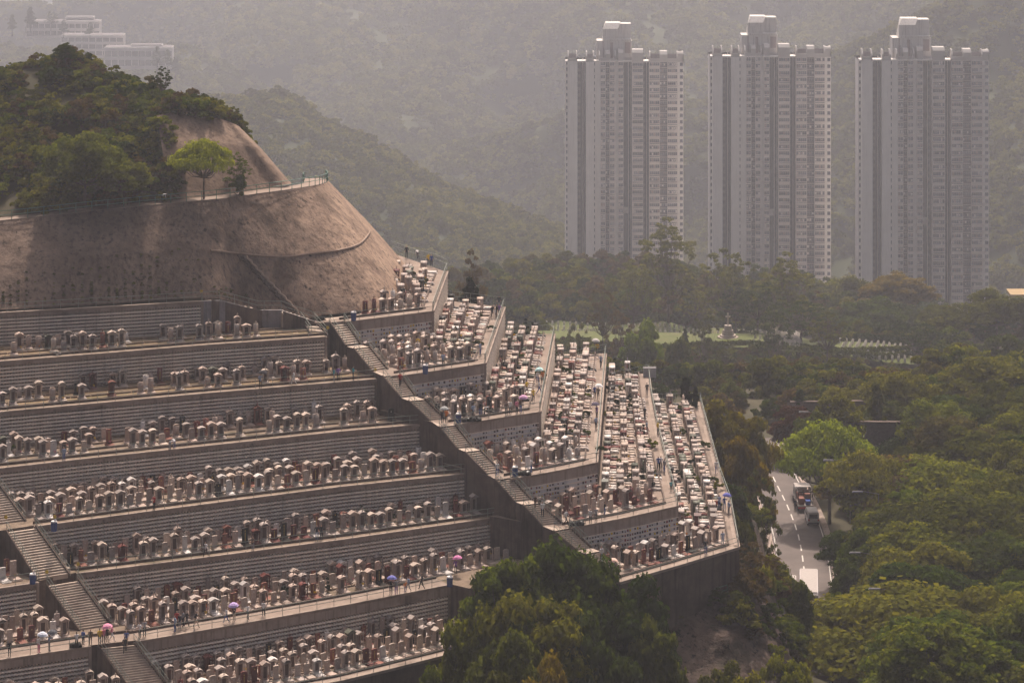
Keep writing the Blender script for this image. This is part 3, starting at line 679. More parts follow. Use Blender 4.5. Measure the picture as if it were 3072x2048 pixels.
# road
rs = respline(ROAD, 48); b = MB(); e = MB(); kb = MB()
def nrm2(P, i):
    a, c_ = P[max(i-1,0)], P[min(i+1,len(P)-1)]; return Vector((c_.y-a.y, -(c_.x-a.x), 0)).normalized()
for i in range(48):
    n0, n1 = nrm2(rs, i), nrm2(rs, i+1); p, q = rs[i], rs[i+1]; z = Vector((0,0,.03))
    b.poly([p-n0*3.9+z, p+n0*3.9+z, q+n1*3.9+z, q-n1*3.9+z])
    for s in (-1, 1):
        kb.hexa([*(v for v in (p+n0*s*3.9, p+n0*s*4.8, q+n1*s*4.8, q+n1*s*3.9))]+[v+Vector((0,0,.16)) for v in (p+n0*s*3.9, p+n0*s*4.8, q+n1*s*4.8, q+n1*s*3.9)])
tag(b.build('road', M['asphalt']), 'grey two-lane road below the ridge', None, None, 'structure')
tag(kb.build('pavement', M['concrete']), 'narrow pavements with kerbs beside the road', None, None, 'structure')
b = MB(); Lr = length(rs); s = 0
while s < Lr-3:
    p, d = lerp_line(rs, s/Lr); n = Vector((d.y,-d.x,0)); q = p+d*3.0; z = Vector((0,0,.036))
    b.poly([p-n*.09+z, p+n*.09+z, q+n*.09+z, q-n*.09+z]); s += 5.2
for sgn in (-1,1):
    for i in range(47):
        n0, n1 = nrm2(rs, i), nrm2(rs, i+1); p, q = rs[i]+n0*sgn*3.6, rs[i+1]+n1*sgn*3.6
        b.poly([p-n0*.06+z, p+n0*.06+z, q+n1*.06+z, q-n1*.06+z])
tag(b.build('road_markings', M['roadpaint']), 'white dashed centre line and edge lines on the road', None, None, 'structure')
# rock face below the ridge wall
rk = [[Vector((x, y, z)) for x, y, z in L3] for L3 in (
    [(-2,322,44.5),(8,327.5,44.6),(17,331.5,45.6),(25,335.5,46.6),(28.5,344,46),(29.5,360,45),(30,385,43)],
    [(0,315,38),(10,318,39.5),(19,322,41),(27,327,41.5),(31,338,40),(32,358,38),(33,384,35)],
    [(2,306,30),(14,308,31),(24,311,31),(31,318,29),(34,332,26),(35,355,24),(36,382,22.5)],
    [(4,290,22),(18,292,22),(28,298,21.5),(33,310,21.5),(36,330,21.5),(37,355,21.5),(38,382,21)])]
AR, FR = ruled(rk, 60, 10, 1.1, 2.6, 21, (.3,-.7,.5))
tag(put('rock_slope', np_mesh('rock_slope', AR.reshape(-1,3), FR, M['rock'], smooth=True)), 'dark rocky slope below the outer terrace wall', None, None, 'structure')
rail([Vector(p) for p in ((7,326.6,44.8),(15,330,45.4),(20,332.4,46.0),(24,334.5,46.6))], 'low green railing at the foot of the outer wall above the rock', mat=M['rail_green'], group='green railings')

# ---------------------------------------------------------------- trees
def leafcloud(seed, R_, H_, lobes, n, leaf, zmin=-.12, flat=.75, spread=1.0, lobe_r=(.13,.27), shape='dome'):
    """leaf-sized faces on the shells of many overlapping clumps; returns mesh arrays and clump centres"""
    r = np.random.RandomState(seed); cs = []; 
    for i in range(lobes):
        if shape == 'dome':
            a = r.rand()*6.283; t_ = math.asin(r.rand()**.75); q_ = (.62+.42*r.rand()**.6)*(1+.16*math.sin(3*a+seed)); cs.append((math.cos(a)*math.cos(t_)*q_*R_*.84, math.sin(a)*math.cos(t_)*q_*R_*.84, math.sin(t_)*q_*H_*.82, R_*(lobe_r[0]+(lobe_r[1]-lobe_r[0])*r.rand()**1.3)))
        elif shape == 'cone':
            z = r.rand()**1.1; a = r.rand()*6.283; q = (1-z)*.75*r.rand()**.5; cs.append((math.cos(a)*q*R_, math.sin(a)*q*R_, z*H_*.95, R_*(.18+.30*(1-z))))
        elif shape == 'layer':
            a = r.rand()*6.283; q = math.sqrt(r.rand())*.9; z = (1-q**2.2)*H_*.75+r.rand()*.12*H_; cs.append((math.cos(a)*q*R_, math.sin(a)*q*R_, z, R_*(.15+.13*r.rand())))
        else:                          # open: scattered tufts
            a = r.rand()*6.283; q = r.rand()**.6*.95; z = r.rand()*(1.05-q*.55); cs.append((math.cos(a)*q*R_, math.sin(a)*q*R_, z*H_, R_*(.08+.10*r.rand())))
    cs = np.array(cs); w = cs[:,3]**2; k = r.choice(lobes, n, p=w/w.sum())
    d = r.randn(n,3); d /= np.linalg.norm(d,axis=1)[:,None]
    d[:,2] = np.where(d[:,2] < zmin, -d[:,2]*.5, d[:,2]); d /= np.linalg.norm(d,axis=1)[:,None]
    rad = cs[k,3]*(1-.38*r.rand(n)**2)*(1+.12*r.randn(n)); fl = np.array([1,1,flat])
    P = cs[k,:3]+d*rad[:,None]*fl
    nn = d*1.0+r.randn(n,3)*.45; nn /= np.linalg.norm(nn,axis=1)[:,None]
    t = np.cross(nn, r.randn(n,3)); t /= np.linalg.norm(t,axis=1)[:,None]; bt = np.cross(nn, t)
    s = leaf*(.55+.9*r.rand(n))[:,None]; s2 = s*(.5+.35*r.rand(n)[:,None])
    V = np.stack([P-t*s, P+bt*s2, P+t*s, P-bt*s2], 1).reshape(-1,3)
    F = np.arange(n*4).reshape(-1,4)
    return V, F, cs
def trunk_mesh(name, seed, base_h, cs, r0, mat, limbs=9, lift=0.0):
    r = random.Random(seed); b = MB(); top = base_h+lift
    b.tube((0,0,-1.5), (0,0,top*.55), r0, r0*.72, 7); fork = Vector((r.uniform(-.15,.15), r.uniform(-.15,.15), top*.8)); b.tube((0,0,top*.55), fork, r0*.72, r0*.55, 7)
    for c_ in list(cs)[:limbs]:
        e = Vector((c_[0], c_[1], c_[2]+base_h)); m = fork.lerp(e, .5)+Vector((0,0,-.08*e.length)); 
        b.tube(fork, m, r0*.42, r0*.25, 5, cap=False); b.tube(m, e, r0*.25, r0*.08, 5, cap=False)
    return b.mesh(name, mat, True)
def make_kind(name, seed, R_, H_, base_h, lobes, n, leaf, mat, shape='dome', r0=.25, tmat=None, limbs=9, **kw):
    V, F, cs = leafcloud(seed, R_, H_, lobes, n, leaf, shape=shape, **kw); V[:,2] += base_h
    return (np_mesh(name+'_crown', V, F, mat), trunk_mesh(name+'_trunk', seed, base_h, cs, r0, tmat or M['trunk'], limbs), R_, base_h+H_)
K = {}
for i in range(5): K['broad%d'%i] = make_kind('broad', 30+i, 5.0, 6.2, 4.2, 80+8*i, 22000, .17, L_MID, limbs=12)
for i in range(2): K['layer%d'%i] = make_kind('layer', 50+i, 6.0, 4.2, 4.0, 56, 16000, .17, L_BRIGHT, shape='layer', limbs=26, lobe_r=(.2,.3))
for i in range(3): K['open%d'%i] = make_kind('open', 60+i, 4.5, 10.0, 5.0, 75, 4200, .18, L_OLIVE, shape='open', limbs=45, r0=.22)
for i in range(2): K['cone%d'%i] = make_kind('cone', 70+i, 2.3, 7.5, .8, 26, 4200, .22, L_CONE, shape='cone', limbs=5)
for i in range(2): K['shrub%d'%i] = make_kind('shrub', 80+i, 2.2, 2.6, .5, 12, 1900, .22, L_MID, limbs=6, r0=.09)
def tree(kind, loc, size, label, group, mat=None, rz=None, name='tree', wide=1.0, cat='tree', tm=None):
    cm, tme, R_, H_ = K[kind]; s = size/H_
    root = tag(empty(name, loc, R.uniform(0, 6.28) if rz is None else rz), label, cat, group)
    put('crown', cm, root, sc=(s*wide, s*wide, s), m=mat); put('trunk', tme, root, sc=(s*wide, s*wide, s), m=tm)
    return root
# far, low-detail crowns for the distant woods (drawn as one mass)
protos = bpy.data.collections.new('wood_crowns')
for i in range(5):
    V, F, cs = leafcloud(90+i, 5.0, 6.5, 26+i, 1500, .50); V[:,2] -= .8
    protos.objects.link(bpy.data.objects.new('wood_crown', np_mesh('wood_crown', V, F, L_FAR)))
protos2 = bpy.data.collections.new('hill_crowns')
for i in range(6):
    V, F, cs = leafcloud(190+i, 2.2, 2.6, 22+i % 3, 1700, .15); V[:,2] -= .3
    protos2.objects.link(bpy.data.objects.new('hill_crown', np_mesh('hill_crown', V, F, [L_DARK, L_MID, L_OLIVE, L_MID, L_OLIVE, L_BROWN][i])))
def wood(name, pts, smin, smax, coll, label, seed=0, sizer=None):
    """a wood that reads as one mass: crowns instanced on scattered points, one object"""
    me = bpy.data.meshes.new(name); me.from_pydata([tuple(p) for p in pts], [], []); o = put(name, me)
    at_ = me.attributes.new('sz', 'FLOAT', 'POINT'); at_.data.foreach_set('value', [sizer(p) for p in pts] if sizer else [1.0]*len(pts))
    ng = bpy.data.node_groups.new(name, 'GeometryNodeTree'); ng.interface.new_socket('Geometry', in_out='INPUT', socket_type='NodeSocketGeometry'); ng.interface.new_socket('Geometry', in_out='OUTPUT', socket_type='NodeSocketGeometry')
    N, L = ng.nodes, ng.links; gi = N.new('NodeGroupInput'); go = N.new('NodeGroupOutput')
    ip = N.new('GeometryNodeInstanceOnPoints'); ci = N.new('GeometryNodeCollectionInfo'); ci.inputs['Collection'].default_value = coll; ci.inputs['Separate Children'].default_value = True; ci.inputs['Reset Children'].default_value = True
    mp = N.new('GeometryNodeMeshToPoints'); L.new(gi.outputs[0], mp.inputs[0]); L.new(mp.outputs[0], ip.inputs['Points']); L.new(ci.outputs[0], ip.inputs['Instance'])
    ip.inputs['Pick Instance'].default_value = True
    ri = N.new('FunctionNodeRandomValue'); ri.data_type = 'INT'; ri.inputs['Min'].default_value = 0; ri.inputs['Max'].default_value = len(coll.objects)-1; ri.inputs['Seed'].default_value = seed
    L.new([o_ for o_ in ri.outputs if o_.type == 'INT'][0], ip.inputs['Instance Index'])
    rr = N.new('FunctionNodeRandomValue'); rr.data_type = 'FLOAT_VECTOR'; rr.inputs['Min'].default_value = (0,0,0); rr.inputs['Max'].default_value = (0,0,6.28); L.new(rr.outputs[0], ip.inputs['Rotation'])
    rsz = N.new('FunctionNodeRandomValue'); rsz.data_type = 'FLOAT'
    fi = [s_ for s_ in rsz.inputs if s_.type == 'VALUE']; fi[0].default_value = smin; fi[1].default_value = smax; rsz.inputs['Seed'].default_value = seed+5
    na = N.new('GeometryNodeInputNamedAttribute'); na.data_type = 'FLOAT'; na.inputs['Name'].default_value = 'sz'; mu = N.new('ShaderNodeMath'); mu.operation = 'MULTIPLY'
    L.new([o_ for o_ in rsz.outputs if o_.type == 'VALUE'][0], mu.inputs[0]); L.new(na.outputs[0], mu.inputs[1]); L.new(mu.outputs[0], ip.inputs['Scale'])
    L.new(ip.outputs[0], go.inputs[0]); o.modifiers.new('wood', 'NODES').node_group = ng
    return tag(o, label, None, None, 'stuff')
def scatter(A, spacing, seed, keep=None, jz=0.0):
    """points spread over a surface grid with about the given spacing"""
    r = np.random.RandomState(seed); P = A; e1 = np.linalg.norm(np.diff(P, axis=1), axis=2)[:-1]; e2 = np.linalg.norm(np.diff(P, axis=0), axis=2)[:,:-1]
    spc = spacing if not isinstance(spacing, tuple) else spacing[0]*np.maximum(.5, P[:-1,:-1,1]/spacing[1])**.55
    n = r.poisson(e1*e2/spc**2); out = []
    for j, i in zip(*np.nonzero(n)):
        for _ in range(n[j,i]):
            a, c_ = r.rand(), r.rand(); p = (P[j,i]*(1-a)+P[j,i+1]*a)*(1-c_)+(P[j+1,i]*(1-a)+P[j+1,i+1]*a)*c_
            if keep is None or keep(p): out.append(p)
    return out
wood('hill_wood', scatter(AH, 1.75, 1), .55, 1.25, protos2, 'dense dark green wood covering the hill above the brown slope')

cr_ = np.random.RandomState(4); cpts = []
for cu, cv, su, sv, n_ in ((.03,.86,.03,.06,60),(.10,.90,.035,.05,60),(.165,.82,.03,.07,70),(.20,.92,.03,.04,45),(.13,.70,.03,.05,25),(.21,.60,.02,.06,22),(.30,.93,.02,.03,18),(.05,.97,.05,.015,30),(.24,.97,.05,.015,30)):
    for _ in range(n_):
        u_, v_ = cu+cr_.randn()*su, cv+cr_.randn()*sv
        if 0 < u_ < 1 and 0 < v_ < .985: cpts.append(tuple(SLG[int(v_*(SLG.shape[0]-1)), int(u_*(SLG.shape[1]-1))]))
wood('creepers', cpts, .05, .13, protos2, 'dark creepers and stains of growth low on the brown slope', 7)

# ---------------------------------------------------------------- far slopes
def sheet(name, rows, nu, nv, amp, s, seed, label, spacing, smin, smax, push=(0,-1,.25), wseed=1):
    A_, F_ = ruled([[gd(*p) for p in r_] for r_ in rows], nu, nv, amp, s, seed, push, False)
    tag(put(name, np_mesh(name, A_.reshape(-1,3), F_, M['far_soil'], smooth=True)), label, None, None, 'structure')
    wood('far_wood', scatter(A_, spacing, wseed), smin, smax, protos, 'hazy forest on the '+label, wseed, (lambda p: max(.5, p[1]/520.)**.55) if isinstance(spacing, tuple) else None)
def rows(xs, *rws):                    # each row: (y per column, Y per column)
    return [[(x, y+8*math.sin(x*.02+k_), Y+D*math.sin(x*.013+k_*1.7)) for x, y, Y in zip(xs, yy, YY)] for k_, (yy, YY, D) in enumerate(rws)]
XA = (-500,200,600,800,1000,1200,1350,1600,1900,2100,2352,3400)
silA = (430,400,360,345,335,300,262,235,130,60,-20,-120); YA = (2300,2250,2200,2150,2100,2050,1980,1900,1800,1720,1620,1560)
sheet('hill', rows(XA, ([y+60 for y in silA],[Y+150 for Y in YA],0),(silA,YA,25),([y+(640-y)*.33 for y in silA],[Y-70 for Y in YA],55),([y+(640-y)*.66 for y in silA],[Y-150 for Y in YA],60),([700]*12,[Y-300 for Y in YA],20)),
      120, 8, 16, 60, 31, 'nearer wooded valley side behind the towers', 7.0, .55, 1.25, wseed=3)
XB = (-600,300,600,900,1200,1500,1800,2100,2400,3500); silB = (30,0,-20,-40,-60,-80,-100,-120,-150,-200); YB_ = (3000,2900,2800,2720,2640,2560,2480,2380,2250,2150)
sheet('hill', rows(XB, ([y+60 for y in silB],[Y+200 for Y in YB_],0),(silB,YB_,60),([y+160 for y in silB],[Y-170 for Y in YB_],120),([y+320 for y in silB],[Y-360 for Y in YB_],130),([y+520 for y in silB],[Y-620 for Y in YB_],40)),
      100, 8, 24, 90, 33, 'second mountain side in the haze', 12.0, 1.0, 2.0, wseed=13)
XC = (-700,0,600,1200,1800,2400,3000)
sheet('hill', rows(XC, ([-700]*7,[6000]*7,0),([-330]*7,[5500]*7,60),([-120]*7,[5100]*7,150),([60]*7,[4750]*7,160),([220]*7,[4450]*7,160),([380]*7,[4200]*7,60)),
      90, 8, 40, 150, 35, 'farthest mountain side filling the top of the view', 20.0, 1.7, 3.2, wseed=23)
sheet('hill', [[(x, y+dy, Y+60) for x, y, dy, Y in r_] for r_ in (
    [(-150,105,100,2506),(60,115,90,2506),(240,135,60,2506),(330,130,60,2506),(420,120,50,2506),(520,170,40,2492),(600,215,30,2478),(680,290,30,2464),(760,380,30,2450)],)] + [
    [(-150,105,2408),(60,115,2408),(240,138,2408),(330,128,2408),(420,112,2408),(520,158,2394),(600,205,2380),(680,280,2366),(760,370,2352)],
    [(-150,240,2268),(60,240,2268),(240,240,2268),(330,240,2268),(420,240,2268),(520,260,2268),(600,290,2268),(680,340,2268),(760,420,2268)],
    [(-150,420,2156),(60,420,2156),(240,420,2156),(330,420,2156),(420,420,2156),(520,420,2156),(600,430,2156),(680,440,2156),(760,480,2156)]],
    70, 8, 3, 40, 37, 'ridge behind the white stepped buildings', 9.0, .8, 1.4, wseed=4)
sil = [(430,240,1642),(540,232,1628),(640,218,1614),(740,280,1600),(870,345,1586),(960,402,1573),(1060,450,1559),(1200,500,1545),(1310,548,1531),(1400,600,1517),(1500,660,1504)]
sheet('hill', [[(x, y+70, Y+80) for x, y, Y in sil], sil, [(x, y+(640-y)*.5, 1400) for x, y, Y in sil], [(x, max(y+60, 700), 1270) for x, y, Y in sil]],
      90, 8, 6, 45, 41, 'spur running down from the left behind the cemetery ridge', 7.0, .65, 1.25, wseed=5)

# ---------------------------------------------------------------- towers
tw_wall = stone('tower_wall_paint', (.76,.71,.66), (.86,.81,.76), .15, streak=.3, vary=0, dark=(.25,.22,.21))
tw_wall2 = stone('tower_spandrel_paint', (.66,.60,.56), (.77,.71,.66), .4, vary=0)
tw_glass = stone('tower_window_glass', (.055,.055,.075), (.16,.155,.175), 1.6, .25, vary=.45, space='obj', cut=(.38,.62))
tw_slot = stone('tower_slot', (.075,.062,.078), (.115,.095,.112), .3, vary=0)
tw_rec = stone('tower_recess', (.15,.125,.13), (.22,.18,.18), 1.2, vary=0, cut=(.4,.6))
tw_stain = stone('tower_tank_wall', (.60,.56,.51), (.72,.67,.62), .2, streak=.7, vary=0, dark=(.20,.15,.13))
tw_par = stone('tower_parapet', (.42,.39,.36), (.52,.48,.45), .3, vary=0)
tw_pink = plain('tower_shutter', (.33,.24,.22))
def tower(xd_left, xd_right, top_yd, base_yd, Y, label, seed):
    px = (xd_right-xd_left)*UD/FPX*Y; s = px/50.0                       # the plan is drawn 50 wide
    X0 = (xd_left*UD-1536)/FPX*Y; zt = CAMZ-(top_yd*UD-YH)*Y/FPX; rr = random.Random(seed)
    root = tag(empty('residential_tower', (X0, Y, zt)), label, 'tower block', 'three white residential towers'); ST = 2.74; NS = 40
    H = ST*NS
    sec = [ # x0,x1,front offset,kind
        (0,.95,5.5,'small'),(.95,5.1,1.2,'blank'),(5.1,8.7,5.0,'slot'),(8.7,12.0,.6,'blank'),(12.0,12.55,1.8,'small'),(12.55,14.8,1.4,'blank'),
        (14.8,17.0,1.2,'win'),(17.0,18.7,2.6,'rec'),(18.7,20.9,1.2,'win'),(20.9,22.3,2.2,'blank'),(22.3,24.6,1.6,'win'),(24.6,26.6,5.2,'dark'),(26.6,26.9,3.6,'blank'),(26.9,28.2,4.4,'slot'),
        (28.2,32.9,0,'wide'),(32.9,35.5,5.0,'slot'),(35.5,40.0,.5,'wide'),(40.0,43.2,1.8,'rec'),(43.2,47.5,.5,'wide'),(47.5,50,.8,'small')]
    wall, span, slot, rec = MB(), MB(), MB(), MB(); rest0 = MB(); wins = []
    for x0, x1, f, kd in sec:
        x0 *= s; x1 *= s
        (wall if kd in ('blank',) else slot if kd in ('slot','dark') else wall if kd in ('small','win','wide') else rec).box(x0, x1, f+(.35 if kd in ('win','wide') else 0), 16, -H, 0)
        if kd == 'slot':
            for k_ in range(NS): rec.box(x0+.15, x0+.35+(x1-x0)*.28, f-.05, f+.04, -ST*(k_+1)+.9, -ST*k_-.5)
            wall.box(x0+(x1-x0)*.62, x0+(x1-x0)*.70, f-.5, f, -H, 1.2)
        for k_ in range(NS):
            zt_ = -ST*k_; zb = zt_-ST
            if kd in ('win','wide'):
                span.box(x0, x1, f, f+.36, zb, zb+1.02); span.box(x0, x1, f+.05, f+.35, zt_-.28, zt_); span.box(x0-.08, x1+.08, f-.38, f-.002, zb+.95, zb+1.12)
                if rr.random() < .5: rest0.box(x0+.2, x1-.2, f-.30, f-.003, zb+.45, zb+.62)
                wins.append((x0+.12, x1-.12, f+.12, zb+1.03, zt_-.29, kd))
            elif kd == 'rec':
                wins.append((x0+.1, x1-.1, f-.10, zb+.95, zt_-.45, kd)); span.box(x0, x1, f-.3, f-.005, zb, zb+.14)
            elif kd == 'small':
                rest0.box(x0+(x1-x0)*.40, x0+(x1-x0)*.9, f-.05, f+.05, zb+1.0, zt_-.35); span.box(x0-.03, x1+.03, f-.12, f-.055, zb+.7, zb+.9)
            elif kd == 'dark' and k_ % 24 == 23: span.box(x0, x1, f-.2, f-.01, zb, zt_)
        if kd in ('win','wide'):
            for xx in (x0, x1-.12): span.box(xx, xx+.12, f+.001, f+.351, -H, 0)
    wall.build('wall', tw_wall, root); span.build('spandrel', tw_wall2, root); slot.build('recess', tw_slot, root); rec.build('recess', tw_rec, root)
    # windows: the upper hundred as parts of their own, the rest as one part
    wins.sort(key=lambda w: (-(w[1]-w[0] > 3.5), -w[4])); rest = rest0; cache = {}
    def winmb(b, x0, x1, y, z0, z1, rq):
        n = max(2, int((x1-x0)/.75)); b.box(x0, x1, y, y+.12, z0, z1, 0)
        for i in range(n+1):
            xx = x0+(x1-x0-.07)*i/n; b.box(xx, xx+.07, y-.05, y-.001, z0, z1, 1)
        b.box(x0, x1, y-.051, y-.002, (z0+z1)/2+.25, (z0+z1)/2+.31, 1)
        for i in range(n):
            if rq.random() < .28: b.box(x0+(x1-x0)*i/n+.1, x0+(x1-x0)*(i+.8)/n, y-.03, y-.003, z0+rq.random()*.4, z1-rq.random()*.5, rq.choice((1,2)))
    for q, (x0, x1, y, z0, z1, kd) in enumerate(wins):
        if q < 100:
            kk = (round(x1-x0,2), q % 5)
            if kk not in cache:
                b = MB(); winmb(b, 0, x1-x0, 0, 0, z1-z0, rr); cache[kk] = b.mesh('window', [tw_glass, tw_wall2, tw_pink])
            put('window', cache[kk], root, (x0, y, z0))
        else: winmb(rest, x0, x1, y, z0, z1, rr)
    o = rest.build('windows', [tw_glass, tw_wall2, tw_pink], root); tag(o, 'the remaining windows of the tower', kind='stuff')
    # roof: flat deck, parapet pieces, raised blocks with chamfered tops
    b = MB(); b.box(0, 50*s, 6, 16, -.5, .0); b.box(0, 50*s, 1.2, 6, -.2, .35); b.build('roof', tw_wall, root)
    b = MB()
    def chamf(x0, x1, y0, y1, z0, z1, c_, m=0):                         # block whose front top edge is cut back
        x0 *= s; x1 *= s
        b.v += [(x0,y0,z0),(x1,y0,z0),(x1,y1,z0),(x0,y1,z0),(x0,y0,z1-c_),(x1,y0,z1-c_),(x1,y0+c_*1.1,z1),(x0,y0+c_*1.1,z1),(x1,y1,z1),(x0,y1,z1)]
        k_ = len(b.v)-10
        for q in ((0,1,5,4),(4,5,6,7),(7,6,8,9),(1,2,8,6,5),(0,4,7,9,3),(3,2,1,0),(2,3,9,8)): b.f.append(tuple(k_+i for i in q)); b.mi.append(m)
    for x0, x1, f, h in ((28.2,32.9,0,5.2),(40.0,43.2,.5,4.4),(22.3,24.6,1.6,5.0),(17.0,18.9,1.4,4.5)): chamf(x0, x1, f, f+5, .0, h, 1.2)
    for x, f in ((.95,1.2),(4.5,1.2),(8.7,.6),(11.6,.6),(14.2,1.4),(20.9,1.8),(35.5,.5),(47.2,.5),(49.5,.8)): chamf(x, x+.5, f, f+5, 0, 4.2, 1.6)
    for x0, x1, f in ((1.4,4.6,1.25),(9.1,11.7,.65),(14.8,17,1.25),(19,20.9,1.25),(36,40,.55),(43.2,47.2,.55),(24.6,28.2,3.6)): b.box(x0*s, x1*s, f, f+.3, .0, 1.5)
    chamf(47.5, 50, .8, 4, 0, 4.0, .6)
    b.build('parapet', tw_par, root)
    b = MB()
    for x0, x1, f in ((1.4,4.6,1.3),(9.1,11.7,.7),(36,40,.6),(43.2,47.2,.6)):
        for z in (2.1,2.7,3.3): b.box(x0*s, x1*s, f+1.5, f+1.6, z, z+.10)
        b.box(x0*s, x1*s, f+3.0, f+3.2, .3, 3.0)
    for x in (3.1,6.1,16.2,33.1,35.3,43.1,48.6): b.box(x*s, x*s+.10, 4.2, 4.3, 0, 5.6)
    b.build('roof_railing', tw_rec, root)
    b = MB(); b.box(13.4*s, 28.4*s, 7, 15, 0, 8.2); pr_ = b.build('lift_house', tw_stain, root)
    b = MB(); b.box(25.4*s, 27.8*s, 6.9, 7.0, 3.0, 7.6); b.box(16*s, 16.25*s, 6.8, 6.99, 1, 8); b.box(19.2*s, 20.3*s, 6.85, 6.99, .5, 7.5); b.build('opening', tw_pink, pr_)
    b = MB(); x0, x1, xm = 16.0*s, 28.1*s, 22.4*s
    b.box(x0, x1, 6.4, 15, 8.2, 9.0)
    b.v += [(x0,6.8,9),(xm,6.8,9),(xm,15,9),(x0,15,9),(x0,6.8,13.4),(xm,6.8,13.4),(xm+1.2,9.2,15.7),(x0+1.3,9.2,15.7),(xm+1.2,15,15.7),(x0+1.3,15,15.7)]; k_ = len(b.v)-10
    for q in ((0,1,5,4),(4,5,6,7),(7,6,8,9),(1,2,8,6,5),(0,4,7,9,3),(2,3,9,8)): b.f.append(tuple(k_+i for i in q)); b.mi.append(0)
    b.box(xm+.05, x1, 9.3, 15, 9.0, 15.3); b.box(xm+.5, xm+1.5, 9.1, 9.29, 12, 14.9); tk = b.build('water_tank', tw_stain, root)
    return root
tower(1299, 1570, 143, 600, 1287, 'left white residential tower whose foot is hidden by the tall bare-branched tree', 1)
tower(1632, 1909, 132, 640, 1230, 'middle white residential tower, the one whose roof tank stands highest', 2)
tower(1975, 2272, 140, 690, 1191, 'right white residential tower, the nearest and largest of the three', 3)

# ---------------------------------------------------------------- stepped white buildings in the haze, small buildings
wb = plain('hazy_building_wall', (.52,.48,.45), .9); wbd = plain('hazy_building_opening', (.13,.11,.11), .8)
def block(root, xa, xb, ya, yb, Y, rows, bays, depth=14, cols=True, roof=None):
    p0, p1 = gd(xa, yb, Y), gd(xb, ya, Y); o = root.location; w = MB(); d = MB()
    x0, x1, z0, z1, y = p0.x-o.x, p1.x-o.x, p0.z-o.z, p1.z-o.z, Y-o.y
    w.box(x0, x1, y+1.6, y+depth, z0, z1); d.box(x0+.5, x1-.5, y+1.0, y+depth-.5, z1+.02, z1+.35); rh = (z1-z0)/max(rows,1)
    for r_ in range(rows+1): zz_ = z0+rh*r_; w.box(x0-.3, x1+.3, y, y+1.598, zz_-rh*.36, zz_)
    if cols:
        for i in range(bays+1):
            xx = x0+(x1-x0)*i/bays; w.box(xx-.25, xx+.25, y+.1, y+1.597, z0, z1)
    for r_ in range(rows): d.box(x0+.3, x1-.3, y+1.5, y+1.599, z0+rh*r_+.05, z0+rh*(r_+.62))
    w.build('wall', wb, root); d.build('window_band', wbd, root)
b1 = tag(empty('terraced_building', gd(150, 95, 2330)), 'upper white stepped building with long window bands in the haze', 'building', 'white stepped buildings in the haze'); block(b1, 60, 228, 50, 82, 2330, 2, 12)
block(b1, 150, 215, 40, 51, 2337, 1, 1, 8, False)
b2 = tag(empty('terraced_building', gd(210, 130, 2300)), 'middle white stepped building with two open floors in the haze', 'building', 'white stepped buildings in the haze'); block(b2, 140, 283, 82, 128, 2300, 3, 9)
b3 = tag(empty('terraced_building', gd(330, 130, 2270)), 'lower white stepped building partly behind the wooded hill', 'building', 'white stepped buildings in the haze'); block(b3, 240, 395, 110, 152, 2270, 2, 10)
block(b3, 300, 372, 104, 112, 2275, 1, 1, 8, False)
def low_building(xa, xb, yt, yb, Y, label, orange=False):
    p = gd(xa, yb, Y); q = gd(xb, yt, Y); r_ = tag(empty('small_building', p), label, 'building'); b = MB(); w, h = q.x-p.x, q.z-p.z
    b.box(0, w, 0, 9, -12, h*.82); b.build('wall', wb, r_); b = MB(); b.box(-.4, w+.4, -.5, 9.5, h*.82, h); b.build('roof', plain('ochre_trim', (.34,.22,.09)) if orange else wb, r_)
    b = MB()
    for i in range(4): b.box(w*(.12+.22*i), w*(.24+.22*i), -.06, .02, h*.3, h*.62)
    b.build('window', wbd, r_)
low_building(2324, 2368, 676, 712, 1050, 'white building with ochre band at the picture edge below the right tower', True)
low_building(1215, 1254, 117, 121, 3650, 'tiny white roof alone on the far mountain side')
for i, (x, yb, yt) in enumerate(((28,70,32),(70,60,14),(117,62,22),(146,75,44),(207,78,50),(361,150,105),(385,150,112),(403,165,128))):
    p = gd(x, yb+6, 2240); hh = (yb+6-yt)*UD/FPX*2240
    tree('cone0' if i != 2 else 'open0', p, hh, f'hazy upright pine, {ordw(i+1)} from the picture edge by the stepped buildings', 'pines by the white stepped buildings', L_DARK, wide=1.3)

# ---------------------------------------------------------------- war cemetery lawn
LW = 13.0
lawn_u = [hit(x, y) for x, y in ((1235,738),(1330,740),(1450,742),(1560,748),(1680,756),(1760,764),(1840,778),(1930,786),(2010,792),(2100,800))]
lawn_l = [hit(x, y) for x, y in ((1235,775),(1330,785),(1450,795),(1560,795),(1680,800),(1760,806),(1840,812),(1930,822),(2010,832),(2100,842))]
b = MB(); lu, ll = respline(lawn_u, 40), respline(lawn_l, 40); lawn = {}
for j in range(14):
    for i in range(41):
        p = lu[i].lerp(ll[i], j/13); lawn[i,j] = Vector((p.x, p.y, tz(p.x, p.y)+.35))
for j in range(13):
    for i in range(40): b.poly([lawn[i,j+1], lawn[i+1,j+1], lawn[i+1,j], lawn[i,j]])
tag(b.build('lawn', M['lawn'], smooth=True), 'bright lawn of the war cemetery beyond the ridge', None, None, 'structure')
hs = MB(); hs.box(-.24,.24,-.06,.06,0,.78); hs.v += [(-.24,-.06,.78),(.24,-.06,.78),(.24,.06,.78),(-.24,.06,.78),(0,-.06,.9),(0,.06,.9)]; k_ = len(hs.v)-6
hs.f += [(k_,k_+1,k_+4),(k_+3,k_+5,k_+2),(k_+1,k_+2,k_+5,k_+4),(k_,k_+4,k_+5,k_+3)]; hs.mi += [0]*4; hsm = hs.mesh('war_headstone', M['white'])
cand_ = []
